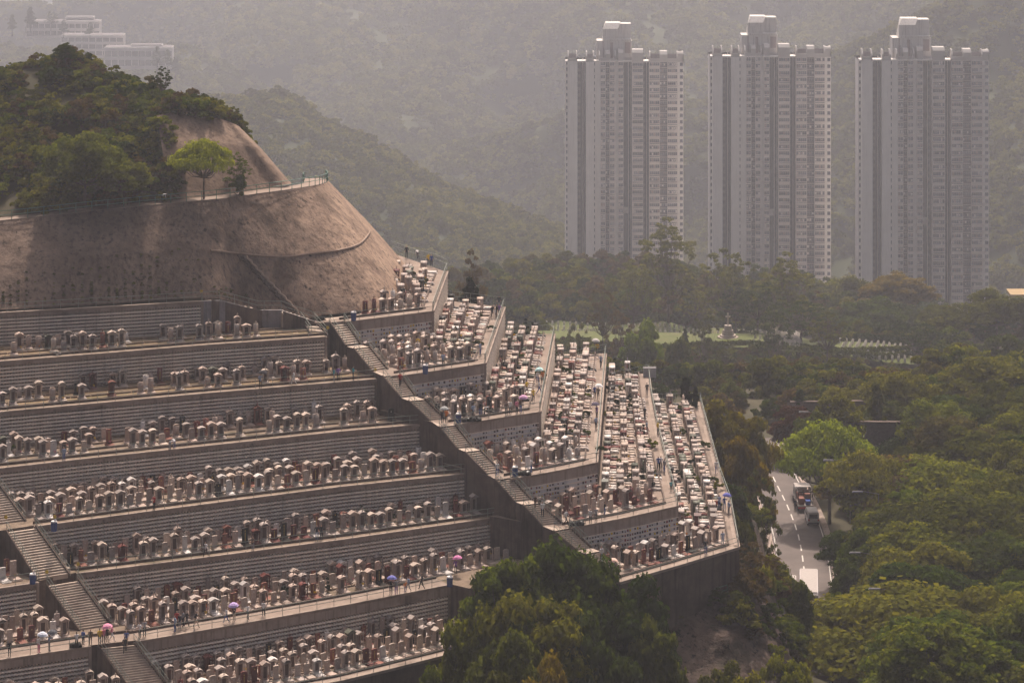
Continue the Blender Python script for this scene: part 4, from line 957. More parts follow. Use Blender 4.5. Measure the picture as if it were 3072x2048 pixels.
for j in range(1, 13):
    a = [lawn[i, j] for i in range(41)]; n_ = int(length(a)/1.55)
    for i in range(n_):
        p, _ = lerp_line(a, (i+.5)/n_); xd = (p.x/p.y*FPX+1536)/UD
        if (1625 < xd < 1725 and j > 2) or (1840 < xd < 1925) or p.x < 5 or R.random() < .05 or (xd < 1600 and j > 8): continue
        cand_.append((p.copy(), xd))
cand_.sort(key=lambda q: q[0].y); sv_, sf_ = [], []
for q_, (p, xd) in enumerate(cand_):
    zone = 'west of the stone monument' if xd < 1625 else 'just east of the stone monument' if xd < 1860 else 'below the row of small pines'
    if q_ < 285: tag(put('war_headstone', hsm, None, p, R.uniform(-.05,.05), 1.1), f'plain white war headstone on the lawn {zone}', 'headstone', f'war headstones {zone}')
    else:
        k0 = len(sv_); sv_ += [(v[0]*1.1+p.x, v[1]*1.1+p.y, v[2]*1.1+p.z) for v in hs.v]; sf_ += [tuple(k0+i for i in f) for f in hs.f]
me = bpy.data.meshes.new('war_headstones'); me.from_pydata(sv_, [], sf_); me.materials.append(M['white']); tag(put('war_headstones', me), 'the farther rows of white war headstones on the lawn', None, None, 'stuff')
mp_ = hit(1672, 779); mz = mp_+Vector((0,0,.3)); mo = tag(empty('stone_monument', mz), 'pale stone cross monument on stepped octagonal base on the lawn', 'monument')
b = MB()
for r0_, r1_, z0, z1 in ((2.6,2.6,0,.4),(2.0,2.0,.4,.8),(1.5,1.3,.8,2.0),(1.0,.9,2.0,3.1)): b.tube((0,0,z0), (0,0,z1), r0_, r1_, 8)
b.build('base', M['tan'], mo); b = MB(); b.box(-.16,.16,-.14,.14,3.1,6.0); b.box(-.6,.6,-.13,.13,5.0,5.3); b.build('cross', M['tan'], mo)
def hedge(pts, w, h, label, mat=L_DARK, leaf=.16, dens=55):
    r = np.random.RandomState(len(pts)+int(pts[0].x*10) % 97); Lh = length(pts); n = int(Lh*(w+2*h)*dens); V = []
    t = r.rand(n); P = np.array([tuple(lerp_line(pts, q)[0]) for q in np.linspace(0,1,200)]); kk = (t*199).astype(int); C0 = P[kk]+(P[np.minimum(kk+1,199)]-P[kk])*(t*199-kk)[:,None]
    a = r.rand(n)*3.1416; C0[:,0] += 0; C0[:,1] += np.cos(a)*w/2*(1+.1*r.randn(n)); C0[:,2] += np.sin(a)*h*(1+.08*r.randn(n))
    d = r.randn(n,3); d /= np.linalg.norm(d,axis=1)[:,None]; t2 = np.cross(d, r.randn(n,3)); t2 /= np.linalg.norm(t2,axis=1)[:,None]; b2__ = np.cross(d,t2)
    Vv = np.stack([C0-t2*leaf, C0+b2__*leaf*.7, C0+t2*leaf, C0-b2__*leaf*.7],1).reshape(-1,3)
    return tag(put('hedge', np_mesh('hedge', Vv, np.arange(n*4).reshape(-1,4), mat)), label, 'hedge')
def rel_g(ps, dz=0): return [Vector((p.x, p.y, tz(p.x, p.y)+dz)) for p in ps]
hedge(rel_g(respline([hit(x,y) for x,y in ((1290,739),(1480,741),(1600,747),(1700,755),(1765,763))], 12)), 2.0, 1.9, 'long clipped hedge along the upper lawn edge behind the headstones', leaf=.35, dens=14)
hedge(rel_g(respline([hit(x,y) for x,y in ((1960,785),(2040,790),(2100,797))], 8)), 2.0, 1.8, 'short hedge by the small pines at the lawn end', leaf=.35, dens=14)
hedge(rel_g(respline([hit(x,y) for x,y in ((1560,802),(2270,804),(1720,806))], 8)), 1.6, 1.3, 'low clipped hedge on the near lawn edge below the monument', leaf=.35, dens=14)

# ---------------------------------------------------------------- brick walls, lamps
brick = bpy.data.materials.new('brown_brick'); brick.use_nodes = True; t = brick.node_tree; bt_ = t.nodes.new('ShaderNodeTexBrick'); bt_.inputs['Color1'].default_value = (.115,.085,.08,1); bt_.inputs['Color2'].default_value = (.17,.13,.12,1); bt_.inputs['Mortar'].default_value = (.07,.055,.05,1); bt_.inputs['Scale'].default_value = 1.3
ge_ = t.nodes.new('ShaderNodeNewGeometry'); sxx = t.nodes.new('ShaderNodeSeparateXYZ'); cb = t.nodes.new('ShaderNodeCombineXYZ'); t.links.new(ge_.outputs['Position'], sxx.inputs[0]); t.links.new(sxx.outputs['X'], cb.inputs['X']); t.links.new(sxx.outputs['Z'], cb.inputs['Y']); t.links.new(cb.outputs[0], bt_.inputs['Vector']); t.links.new(bt_.outputs[0], t.nodes['Principled BSDF'].inputs['Base Color'])
def brick_wall(pts, h, label):
    root = tag(empty('brick_retaining_wall', pts[0]), label, 'retaining wall'); o = pts[0]; b = MB(); c_ = MB()
    for i in range(len(pts)-1):
        a, q = pts[i]-o, pts[i+1]-o; b.obox(a, q, a.z-h, a.z, -.6, 0, 0, None, q.z-h, q.z); c_.obox(a, q, a.z+.002, a.z+.25, -.7, .12, 0, None, q.z+.002, q.z+.25)
    b.build('wall', brick, root); c_.build('coping', M['dark_wall'], root)
brick_wall([gd(2330,917,497), gd(1815,924,500), gd(1832,944,502), gd(1900,950,508), gd(1965,958,512)], 7, 'long brown brick retaining wall with angled coping behind the golden tree')
brick_wall([gd(1935,970,468), gd(2020,972,470), gd(2080,972,472), gd(2135,969,474)], 6.5, 'brown brick retaining wall behind the bright layered tree')
def lamp(head, foot_dy, arm, label):
    p = gd(*head); root = tag(empty('street_lamp', p), label, 'street lamp', 'street lamps along the road'); b = MB(); b.tube((arm,0,-foot_dy), (arm,0,-.3), .08, .06, 6); b.tube((arm,0,-.3), (0.5,0,.1), .045, .04, 6); b.build('pole', plain('lamp_pole', (.16,.15,.15), .6), root)
    b = MB(); b.hexa([(-.9,-.2,-.06),(.6,-.14,-.06),(.6,.14,-.06),(-.9,.2,-.06),(-.8,-.12,.14),(.6,-.08,.12),(.6,.08,.12),(-.8,.12,.14)]); b.build('lamp_head', plain('lamp_head', (.22,.21,.21), .8), root)
for i, (hd, fd, arm) in enumerate((((1848,946,470),9,2.6),((1905,1057,432),9,3.0),((1972,1129,420),9,2.8),((1966,1269,395),9,2.6),((2011,1352,372),9,2.4))):
    lamp(hd, fd, arm, f'street lamp above the roadside trees, {ordw(i+1)} from far to near')
sh = tag(empty('metal_shed', g(1478,866,55.3)), 'small grey metal shed behind the crest railing', 'shed'); b = MB(); b.box(0,1.7,0,1.2,-.1,1.1); b.build('wall', plain('shed_metal', (.33,.34,.35), .5), sh); b = MB(); b.box(0,1.7,0,1.2,1.1,1.16); b.build('roof', plain('shed_roof', (.10,.09,.09)), sh)

# ---------------------------------------------------------------- graves
def arch(b, w, y0, y1, z, h, th, n=6, m=0):
    pts = [(-w+2*w*i/n, z+h*math.sin(math.pi*i/n)**.8) for i in range(n+1)]
    for i in range(n):
        (xa, za), (xb, zb) = pts[i], pts[i+1]
        b.hexa([(xa,y0,za),(xb,y0,zb),(xb,y1,zb),(xa,y1,za),(xa,y0,za+th),(xb,y0,zb+th),(xb,y1,zb+th),(xa,y1,za+th)], m)
def pv_plinth():
    b = MB(); b.box(-.5,.5,-1.45,.42,0,.14); b.box(-.43,.43,-.62,.38,.14,.26); b.box(-.40,.40,-1.36,-.66,.14,.21); return b
def pv_body():
    b = MB(); b.box(-.37,.37,.02,.36,.26,1.60); b.box(-.45,.45,-.02,.38,1.60,1.68); b.box(-.30,-.22,-.10,.019,.3,1.5); b.box(.22,.30,-.10,.019,.3,1.5)
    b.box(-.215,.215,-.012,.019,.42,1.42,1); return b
def pv_col(x):
    b = MB(); b.tube((x,-.34,.26),(x,-.34,1.60),.06,.055,6); b.box(x-.08,x+.08,-.42,-.26,.26,.33); b.box(x-.08,x+.08,-.42,-.26,1.56,1.62); return b
def pv_roof(kind):
    b = MB()
    if kind == 0: arch(b, .48, -.44, .34, 1.68, .20, .06)
    else:
        for s in (-1, 1): b.hexa([(0,-.46,1.90),(s*.55,-.46,1.65),(s*.55,.40,1.65),(0,.40,1.90),(0,-.46,1.98),(s*.55,-.46,1.72),(s*.55,.40,1.72),(0,.40,1.98)])
        b.poly([(-.5,-.42,1.68),(.5,-.42,1.68),(0,-.42,1.90)])
    b.box(-.46,.46,-.42,.36,1.62,1.68); return b
def pv_cross():
    b = MB(); b.box(-.04,.04,-.09,-.03,1.92,2.34); b.box(-.13,.13,-.088,-.032,2.12,2.20); b.box(-.06,.06,-.12,0,1.88,1.96); return b
def vase():
    b = MB(); b.tube((0,0,0),(0,0,.22),.05,.08,6); return b
def sb_ledger(v):
    b = MB(); h = (.16,.22,.30)[v]; b.box(-.5,.5,-1.6,.16,0,.10); b.box(-.42,.42,-1.5,-.14,.10,h)
    if v == 1: b.box(-.3,.3,-1.3,-.4,h,h+.06)
    b.box(-.40,.40,-.13,.13,.10,.28)
    for x in (-.32,.32): b.tube((x,-.25,h),(x,-.25,h+.22),.05,.07,6)
    return b
def sb_tablet(v):
    b = MB(); w, h = ((.33,1.62),(.35,1.35),(.30,1.75),(.36,1.45))[v]
    b.box(-w,w,-.09,.09,.28,h)
    if v in (1, 3):
        n = 6; st = len(b.v)
        for y in (-.09,.09):
            for i in range(n+1): t = math.pi*i/n; b.v.append((-w*math.cos(t), y, h+(.16 if v == 1 else .1)*math.sin(t)))
        for i in range(n): b.f.append((st+i, st+i+1, st+n+2+i, st+n+1+i)); b.mi.append(0)
        b.f.append(tuple(st+i for i in range(n+1))); b.mi.append(0); b.f.append(tuple(st+n+1+i for i in reversed(range(n+1)))); b.mi.append(0)
    if v == 2: b.box(-.035,.035,-.03,.03,h,h+.34); b.box(-.12,.12,-.028,.028,h+.16,h+.23)
    b.box(-.05,.05,-.10,-.091,h-.34,h-.22,1)
    if v in (0,3):
        for i in range(7): b.box(-.045,.045,-.10,-.091,h-.52-i*.12,h-.44-i*.12,2)
    return b
STONES = ['pink','grey','tan','white','red','maroon','black','green']; SMAT = [M[s] for s in STONES]
PB = {'plinth':pv_plinth(), 'body':pv_body(), 'colL':pv_col(-.40), 'colR':pv_col(.40), 'roof0':pv_roof(0), 'roof1':pv_roof(1), 'cross':pv_cross(), 'led0':sb_ledger(0), 'led1':sb_ledger(1), 'led2':sb_ledger(2)}
for v in range(4): PB['tab%d'%v] = sb_tablet(v)
SPAREM = {'pink':M['white'],'grey':M['white'],'tan':M['white'],'white':M['dark_recess'],'red':M['gold'],'maroon':M['gold'],'black':M['gold'],'green':M['gold']}
GM = {}
for s in STONES:
    for k_, b in PB.items():
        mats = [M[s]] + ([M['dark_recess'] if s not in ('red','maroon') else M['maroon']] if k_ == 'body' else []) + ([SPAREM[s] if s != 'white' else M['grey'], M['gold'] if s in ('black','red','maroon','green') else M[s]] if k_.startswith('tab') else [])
        GM[k_, s] = b.mesh({'pl':'plinth','bo':'tablet','co':'column','ro':'roof','cr':'cross','le':'ledger','ta':'tablet'}[k_[:2]], mats)
def xd_of(p): return (p.x/p.y*FPX+1536)/UD
def yd_of(p): return ((CAMZ-p.z)/p.y*FPX-YH*-1)/UD if False else ((CAMZ-p.z)*FPX/p.y+YH)/UD
def edge_at(lst):                      # list of picture points with level -> x as a function of Y
    P = sorted([(q.y, q.x) for q in (g(*a) for a in lst)]); ys_ = [a for a, _ in P]; xs_ = [b for _, b in P]; return lambda y: float(np.interp(y, ys_, xs_))
zz2 = {}
SLf = edge_at([(*FL[i][0], zz[i]) for i in range(10)]+[(*FL[i][2], zz[i+1]) for i in range(10)])
SRf = edge_at([(*FL[i][1], zz[i]) for i in range(10)]+[(*FL[i][3], zz[i+1]) for i in range(10)])
S1L = edge_at([(-85,1102,62.5),(-8,1206,58.7),(15.6,1217.7,58.7),(89,1333,54.9),(107.8,1341,54.9),(185,1448,51.1),(227,1484,51.1),(307,1592,47.3)])
S1R = edge_at([(-18,1092,62.5),(58,1197,58.7),(81,1208,58.7),(161,1321.6,54.9),(178,1329,54.9),(255,1437,51.1),(307,1476,51.1),(387,1580,47.3)])
IV = {(1,0):[(19,42),(106,145),(150,172),(191,213),(236,297),(377,420),(457,519),(533,607)], (1,1):[(39,189),(228,247),(270,290),(369,386),(410,426),(449,525),(531,554)],
      (2,0):[(0,31),(117,160),(182,205),(252,275),(318,361),(402,422),(463,506),(527,560),(607,615),(640,656),(664,703)],
      (2,1):[(26,92),(160,180),(332,351),(396,437),(459,490),(498,519),(537,558),(613,654),(672,705),(736,751),(763,791)],
      (2,2):[(184,225),(244,287),(348,369),(449,460),(506,523),(584,630),(660,726),(736,800),(820,850)]}
GR = []                                # every grave: kind, stone, style, position, rotation, where
gr_r = random.Random(11)
def pick(kind, bright):
    r_ = gr_r.random()
    if kind == 'p': return 'grey' if r_ < .36 else 'pink' if r_ < .62 else 'tan' if r_ < .84 else 'white' if r_ < (.90 if not bright else .96) else 'maroon' if r_ < .95 else 'green' if r_ < .975 else 'red'
    return 'tan' if r_ < .24 else 'pink' if r_ < .50 else 'grey' if r_ < .62 else 'white' if r_ < .76 else 'red' if r_ < .88 else 'black' if r_ < .94 else 'maroon'
def add(kind, p, rot, where, bright=False):
    st = pick(kind, bright)
    if where[0] == 'S' and gr_r.random() < .45: st = gr_r.choice(('grey','grey','grey','pink','maroon','green','black'))
    GR.append(dict(k=kind, s=st, v=gr_r.randrange(4), p=p, r=rot+gr_r.uniform(-.03,.03), w=where))
prob = {3:.80, 4:.95, 5:.97, 6:.97, 7:.97}
for k in range(1, 8):
    outer = PL[k]; inner = off(PL[k-1], -.45); first = {6:4.5, 7:3.0}.get(k, 2.75)
    dl = (outer[-1]-outer[-2]).normalized(); lim = 6 if k == 7 else 5
    for r_ in range(lim):
        dist = first+r_*2.12; line = off(outer, -dist); line = line+[line[-1]+dl*14]; Ln = length(line); n = int(Ln/1.14)
        for i in range(n):
            p, d = lerp_line(line, (i+.5)/n); p.z = ZL[k]; q = at_x(inner+[inner[-1]+dl*30], p.x)
            xd = xd_of(p)
            if xd < -25 or q.y-p.y < .75: continue
            if p.x > SLf(p.y)-.9 and k < 6: continue
            if k == 6 and p.x > SLf(p.y)-1.2: continue
            if k == 7 and p.x > outer[-1].x-2.0-.42*(p.y-outer[-1].y): continue
            if k == 6 and p.x > PL[6][-1].x+.5 and yd_of(p) > 1338: continue
            if k >= 4 and S1L(p.y)-1.0 < p.x < S1R(p.y)+.9: continue
            if k == 1 and r_ > 1 or (k == 1 and xd > 610): continue
            if k in (1, 2):
                iv = IV.get((k, r_), [])
                if not any(a-3 <= xd <= c_+3 for a, c_ in iv): continue
            elif gr_r.random() > prob[k] or (k == 3 and math.sin(xd*.035+r_*2.1) > .62): continue
            p = Vector((p.x+gr_r.uniform(-.08,.08), p.y+gr_r.uniform(-.15,.15), ZL[k]+.0)); add('p' if gr_r.random() < (.62 if k < 4 else .50) else 's', p+Vector((0,0,.002)), math.atan2(d.y, d.x), ('L', k, r_))
for k in range(1, 7):
    nf = NF[k]; outer = PR[k][:nf]; inner = off(PR[k-1], -.4) if k > 1 else PR[0]
    A_, B_ = PR[k][nf-1], PR[k][-1]
    # front rows
    for r_ in range(5):
        dist = 2.9+r_*2.05; line = off(outer, -dist); Ln = length(line); n = int(Ln/1.12)
        for i in range(n):
            p, d = lerp_line(line, (i+.5)/n)
            if p.x < SRf(p.y)+1.0: continue
            iA = at_x(inner[:NF[k]] if k > 1 else inner, p.x)
            stop = (PR[k-1][NF[k-1]-1] if k > 1 else Vector((-14,0,0)))
            if p.x < stop.x+.4 and (iA is None or iA.y-p.y < .8): continue
            if p.x > stop.x+.4 and r_ > (1 if k < 6 else 2): continue
            if gr_r.random() < .04: continue
            add('s' if gr_r.random() < .55 else 'p', Vector((p.x, p.y, ZR[k]+.014)), math.atan2(d.y, d.x), ('R', k, r_), True)
    # receding strips: two files of plots that face the walkway
    rec = PR[k][nf-1:]; Lr_ = length(rec); y0 = rec[0].y+7.0; innerline = PR[k-1][(NF[k-1]-1):] if k > 1 else [Vector((-13.5,372,0)), Vector((-16,383,0)), Vector((-21,392,0)), Vector((-29,402,0))]
    n = int(Lr_/1.15); pw = 1.35 if k < 6 else 1.1; iy = sorted(innerline, key=lambda v: v.y)
    for i in range(n):
        e_, d = lerp_line(rec, (i+.5)/n); nin = Vector((-d.y, d.x, 0)); w_ = 0
        while w_ < 14:
            q = e_+nin*w_
            if q.x < float(np.interp(q.y, [v.y for v in iy], [v.x for v in iy]))+.35: break
            w_ += .2
        nfl = int(math.ceil((w_-pw-.3)/2.15))
        if nfl < 1: continue
        pit = (w_-pw-.1)/nfl
        for fi in range(nfl):
            p = e_+nin*(pw+pit*(fi+1)-.42)
            if p.y < rec[0].y+(4.6 if k < 6 else 6.6) or gr_r.random() < .04 or p.y > rec[-1].y-.6: continue
            add('p' if gr_r.random() < .68 else 's', Vector((p.x, p.y, ZR[k]+.014)), math.atan2(d.y, d.x), ('S', k, fi), True)
GR.sort(key=lambda q: q['p'].y)
LT = {1:'top', 2:'second', 3:'third', 4:'fourth', 5:'fifth', 6:'sixth', 7:'lowest'}; RW = ['front','second','third','fourth','fifth','back']
CN = {'pink':'pink granite','grey':'grey granite','tan':'sandy granite','white':'white marble','red':'red granite','maroon':'dark maroon','black':'black granite','green':'dark green'}
def place_words(q):
    b_, k, r_ = q['w']; 
    if b_ == 'L': return f'{RW[r_]} row, {LT[k]} main terrace'
    if b_ == 'R': return f'{RW[r_]} row, front of the {ordw(k)} ridge terrace'
    return f'{ordw(r_+1)} file beside the {ordw(k)} receding walkway'
order = {}
for q in sorted(GR, key=lambda q: xd_of(q['p'])):
    kk = (q['k'], q['s'], q['w']); order[kk] = order.get(kk, 0)+1; q['n'] = order[kk]
np_ = ns_ = 0; stuff = []
xdv = lambda q: xd_of(q['p'])
for q in GR:
    if not (-12 < xdv(q) < 2360 and yd_of(q['p']) < 1600): stuff.append(q); continue
    nth = f'{ordw(q["n"])} from the left'
    if q['k'] == 'p' and np_ < 300:
        np_ += 1; root = put('roofed_gravestone', GM['plinth', q['s']], None, q['p'], q['r'], (gr_r.uniform(.84,1.0), .95, gr_r.uniform(.76,1.12)))
        tag(root, f'{CN[q["s"]]} roofed gravestone, {nth}, {place_words(q)}', 'gravestone', 'roofed gravestones on the terraces')
        put('tablet', GM['body', q['s']], root)
        put('roof', GM['roof%d' % (q['v'] >= 2), q['s']], root)
        if np_ < 170:
            put('column', GM['colL', q['s']], root); put('column', GM['colR', q['s']], root)
            if q['v'] in (0, 1): put('cross', GM['cross', q['s']], root)
    elif q['k'] == 's' and ns_ < 290:
        ns_ += 1; root = put('slab_gravestone', GM['led%d' % (q['v'] % 3), q['s']], None, q['p'], q['r'], (gr_r.uniform(.84,1.04), .95, gr_r.uniform(.72,1.12)))
        tag(root, f'{CN[q["s"]]} slab gravestone, {nth}, {place_words(q)}', 'gravestone', 'slab gravestones on the terraces')
        put('tablet', GM['tab%d' % q['v'], q['s']], root)
    else: stuff.append(q)
# the remaining gravestones, one object
arr = {}
for k_, b in PB.items():
    tri = []; tm_ = []
    for f, m_ in zip(b.f, b.mi):
        for i in range(1, len(f)-1): tri.append((f[0], f[i], f[i+1])); tm_.append(m_)
    arr[k_] = (np.array(b.v, float), np.array(tri), np.array(tm_))
VV, FF_, MI = [], [], []; nv = 0
mats_all = SMAT+[M['dark_recess'], M['gold']]
for q in stuff:
    ks = ['plinth','body','colL','colR','roof%d' % (q['v'] >= 2)]+(['cross'] if q['v'] < 2 else []) if q['k'] == 'p' else ['led%d' % (q['v'] % 3), 'tab%d' % q['v']]
    c_, s_ = math.cos(q['r']), math.sin(q['r']); sc = np.array([gr_r.uniform(.84,1.02), .95, gr_r.uniform(.75,1.10)]); si = STONES.index(q['s'])
    for k_ in ks:
        v, f, mi = arr[k_]; X = v*sc; VV.append(np.stack([X[:,0]*c_-X[:,1]*s_+q['p'].x, X[:,0]*s_+X[:,1]*c_+q['p'].y, X[:,2]+q['p'].z],1)); FF_.append(f+nv); nv += len(v)
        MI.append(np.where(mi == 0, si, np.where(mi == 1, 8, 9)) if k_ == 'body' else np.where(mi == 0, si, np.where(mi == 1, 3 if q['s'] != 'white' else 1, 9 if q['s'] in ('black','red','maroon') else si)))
print('GRAVES', len(GR), 'roofed', np_, 'slab', ns_, 'stuff', len(stuff))
tag(put('gravestones', np_mesh('gravestones', np.concatenate(VV), np.concatenate(FF_), mats_all, np.concatenate(MI))), 'the many smaller gravestones packed on the farther terraces', None, None, 'stuff')

# kerb steps between the rows of the left terraces (low shaded risers seen between rows)
for k in range(1, 8):
    first = {6:4.5, 7:3.0}.get(k, 2.75)
    b = MB()
    for r_ in range(4):
        line = off(PL[k], -(first+.55+r_*2.12)); n = int(length(line)/2.3)
        for i in range(n):
            p, d = lerp_line(line, i/n); q_, _ = lerp_line(line, (i+.96)/n); xi = at_x(off(PL[k-1], -.45), p.x)
            if xi.y-p.y < .3 or xd_of(p) < -60 or p.x > SLf(p.y)-2.2 or (k >= 4 and S1L(p.y)-1.4 < p.x < S1R(p.y)+1.2) or (k >= 4 and S1L(q_.y)-1.4 < q_.x < S1R(q_.y)+1.2) : continue
            if k == 7 and p.x > PL[7][-1].x-4: continue
            b.obox(p, q_, ZL[k], ZL[k]+.16+.05*gr_r.random(), -.22, 0)
    tag(b.build('kerb', M['terrace']), f'low broken kerbs between the plots of the {LT[k]} main terrace', None, None, 'structure')

# flowers and bushes among the graves
fl = MB(); rf = random.Random(5)
V_, F_, _c = leafcloud(5, .20, .26, 5, 60, .055, shape='dome'); V_[:,2] += .12
FLOW = [np_mesh('bouquet', V_, F_, plain('bouquet_'+n_, c_)) for n_, c_ in (('yellow',(.80,.52,.03)),('orange',(.72,.25,.04)),('white',(.75,.70,.62)),('pink',(.65,.22,.28)))]
cand = [q for q in GR if 0 < xdv(q) < 2000]; rf.shuffle(cand); cn = ['yellow','orange','white','pink']
for q in cand[:150]:
    c_ = rf.choice((0,0,0,0,1,2,3)); p = q['p']+Vector((math.sin(q['r'])*.62, -math.cos(q['r'])*.62, .22))
    kk = ('f', c_, q['w']); order[kk] = order.get(kk, 0)+1
    tag(put('bouquet', FLOW[c_], None, p, rf.uniform(0,6), rf.uniform(.7,1.2)), f'{cn[c_]} bouquet by a {CN[q["s"]]} grave, {place_words(q)}, {ordw(order[kk])} bunch', 'flowers', 'bouquets laid at the graves')
V_, F_, _c = leafcloud(6, .62, .95, 9, 620, .10, shape='dome'); V_[:,2] += .05; BUSH = [np_mesh('bush', V_, F_, m_) for m_ in (L_CONE, L_DARK, L_MID, L_OLIVE)]
V_, F_, _c = leafcloud(7, .45, 1.9, 9, 700, .10, shape='cone'); BUSH2 = np_mesh('cypress_bush', V_, F_, L_CONE)
sp_ = [q for q in GR if q['w'][0] == 'S']; rf.shuffle(sp_)
for q in sp_[:70]:
    p = q['p']+Vector((rf.uniform(-.5,.5), .95, 0)); where = f"the {ordw(q['w'][1])} receding walkway strip"; kk = ('b', where); order[kk] = order.get(kk, 0)+1
    tag(put('bush', rf.choice(BUSH+[BUSH2]), None, p, rf.uniform(0,6), rf.uniform(.7,1.25)), f'{ordw(order[kk])} small dark bush squeezed between the graves of {where}', 'bush', 'bushes among the graves')
bushes = [(35,1040,3),(683,980,3,),(770,1078,4),(575,1112,4),(897,1192,5),(830,1200,5),(258,1360,6),(320,1378,6),(752,1325,6),(752,1365,6),(660,1368,6),(590,1372,6),(1062,725,12),(1100,735,12),(1045,778,12),(1128,760,12),(1096,800,12),(1170,850,13),(1215,855,13),(990,810,12),
          (1232,1032,14),(1250,1028,14),(1348,915,14),(1345,960,14),(1347,1000,14),(1475,1110,15),(1452,1100,15),(1432,960,15),(1430,1000,15),(1428,900,15),(1428,930,15),(1478,1005,15),(1455,855,15),(1420,1145,15),(1650,1125,16),(1590,1100,16),(1620,1030,16),(1645,1165,16),(1560,1000,16),(1500,1030,15),(1380,1040,14),(1240,868,13),(1086,775,12),(1018,790,12),(1130,905,13),(1300,860,13),(1638,1110,16)]
for i, bb in enumerate(bushes):
    z_ = ZL[bb[2]] if bb[2] < 10 else ZR[bb[2]-10]; p = g(bb[0], bb[1], z_)
    where = f'the {LT[bb[2]]} main terrace' if bb[2] < 10 else f'the {ordw(bb[2]-10)} ridge terrace'
    kk = ('b', where); order[kk] = order.get(kk, 0)+1
    if rf.random() < .35: tag(put('cypress_bush', BUSH2, None, p, rf.uniform(0,6), rf.uniform(.8,1.15)), f'slim dark cypress bush between graves on {where}, {ordw(order[kk])} bush there', 'bush', 'bushes among the graves')
    else: tag(put('bush', rf.choice(BUSH), None, p, rf.uniform(0,6), rf.uniform(.85,1.3)), f'round dark bush between graves on {where}, {ordw(order[kk])} bush there', 'bush', 'bushes among the graves')

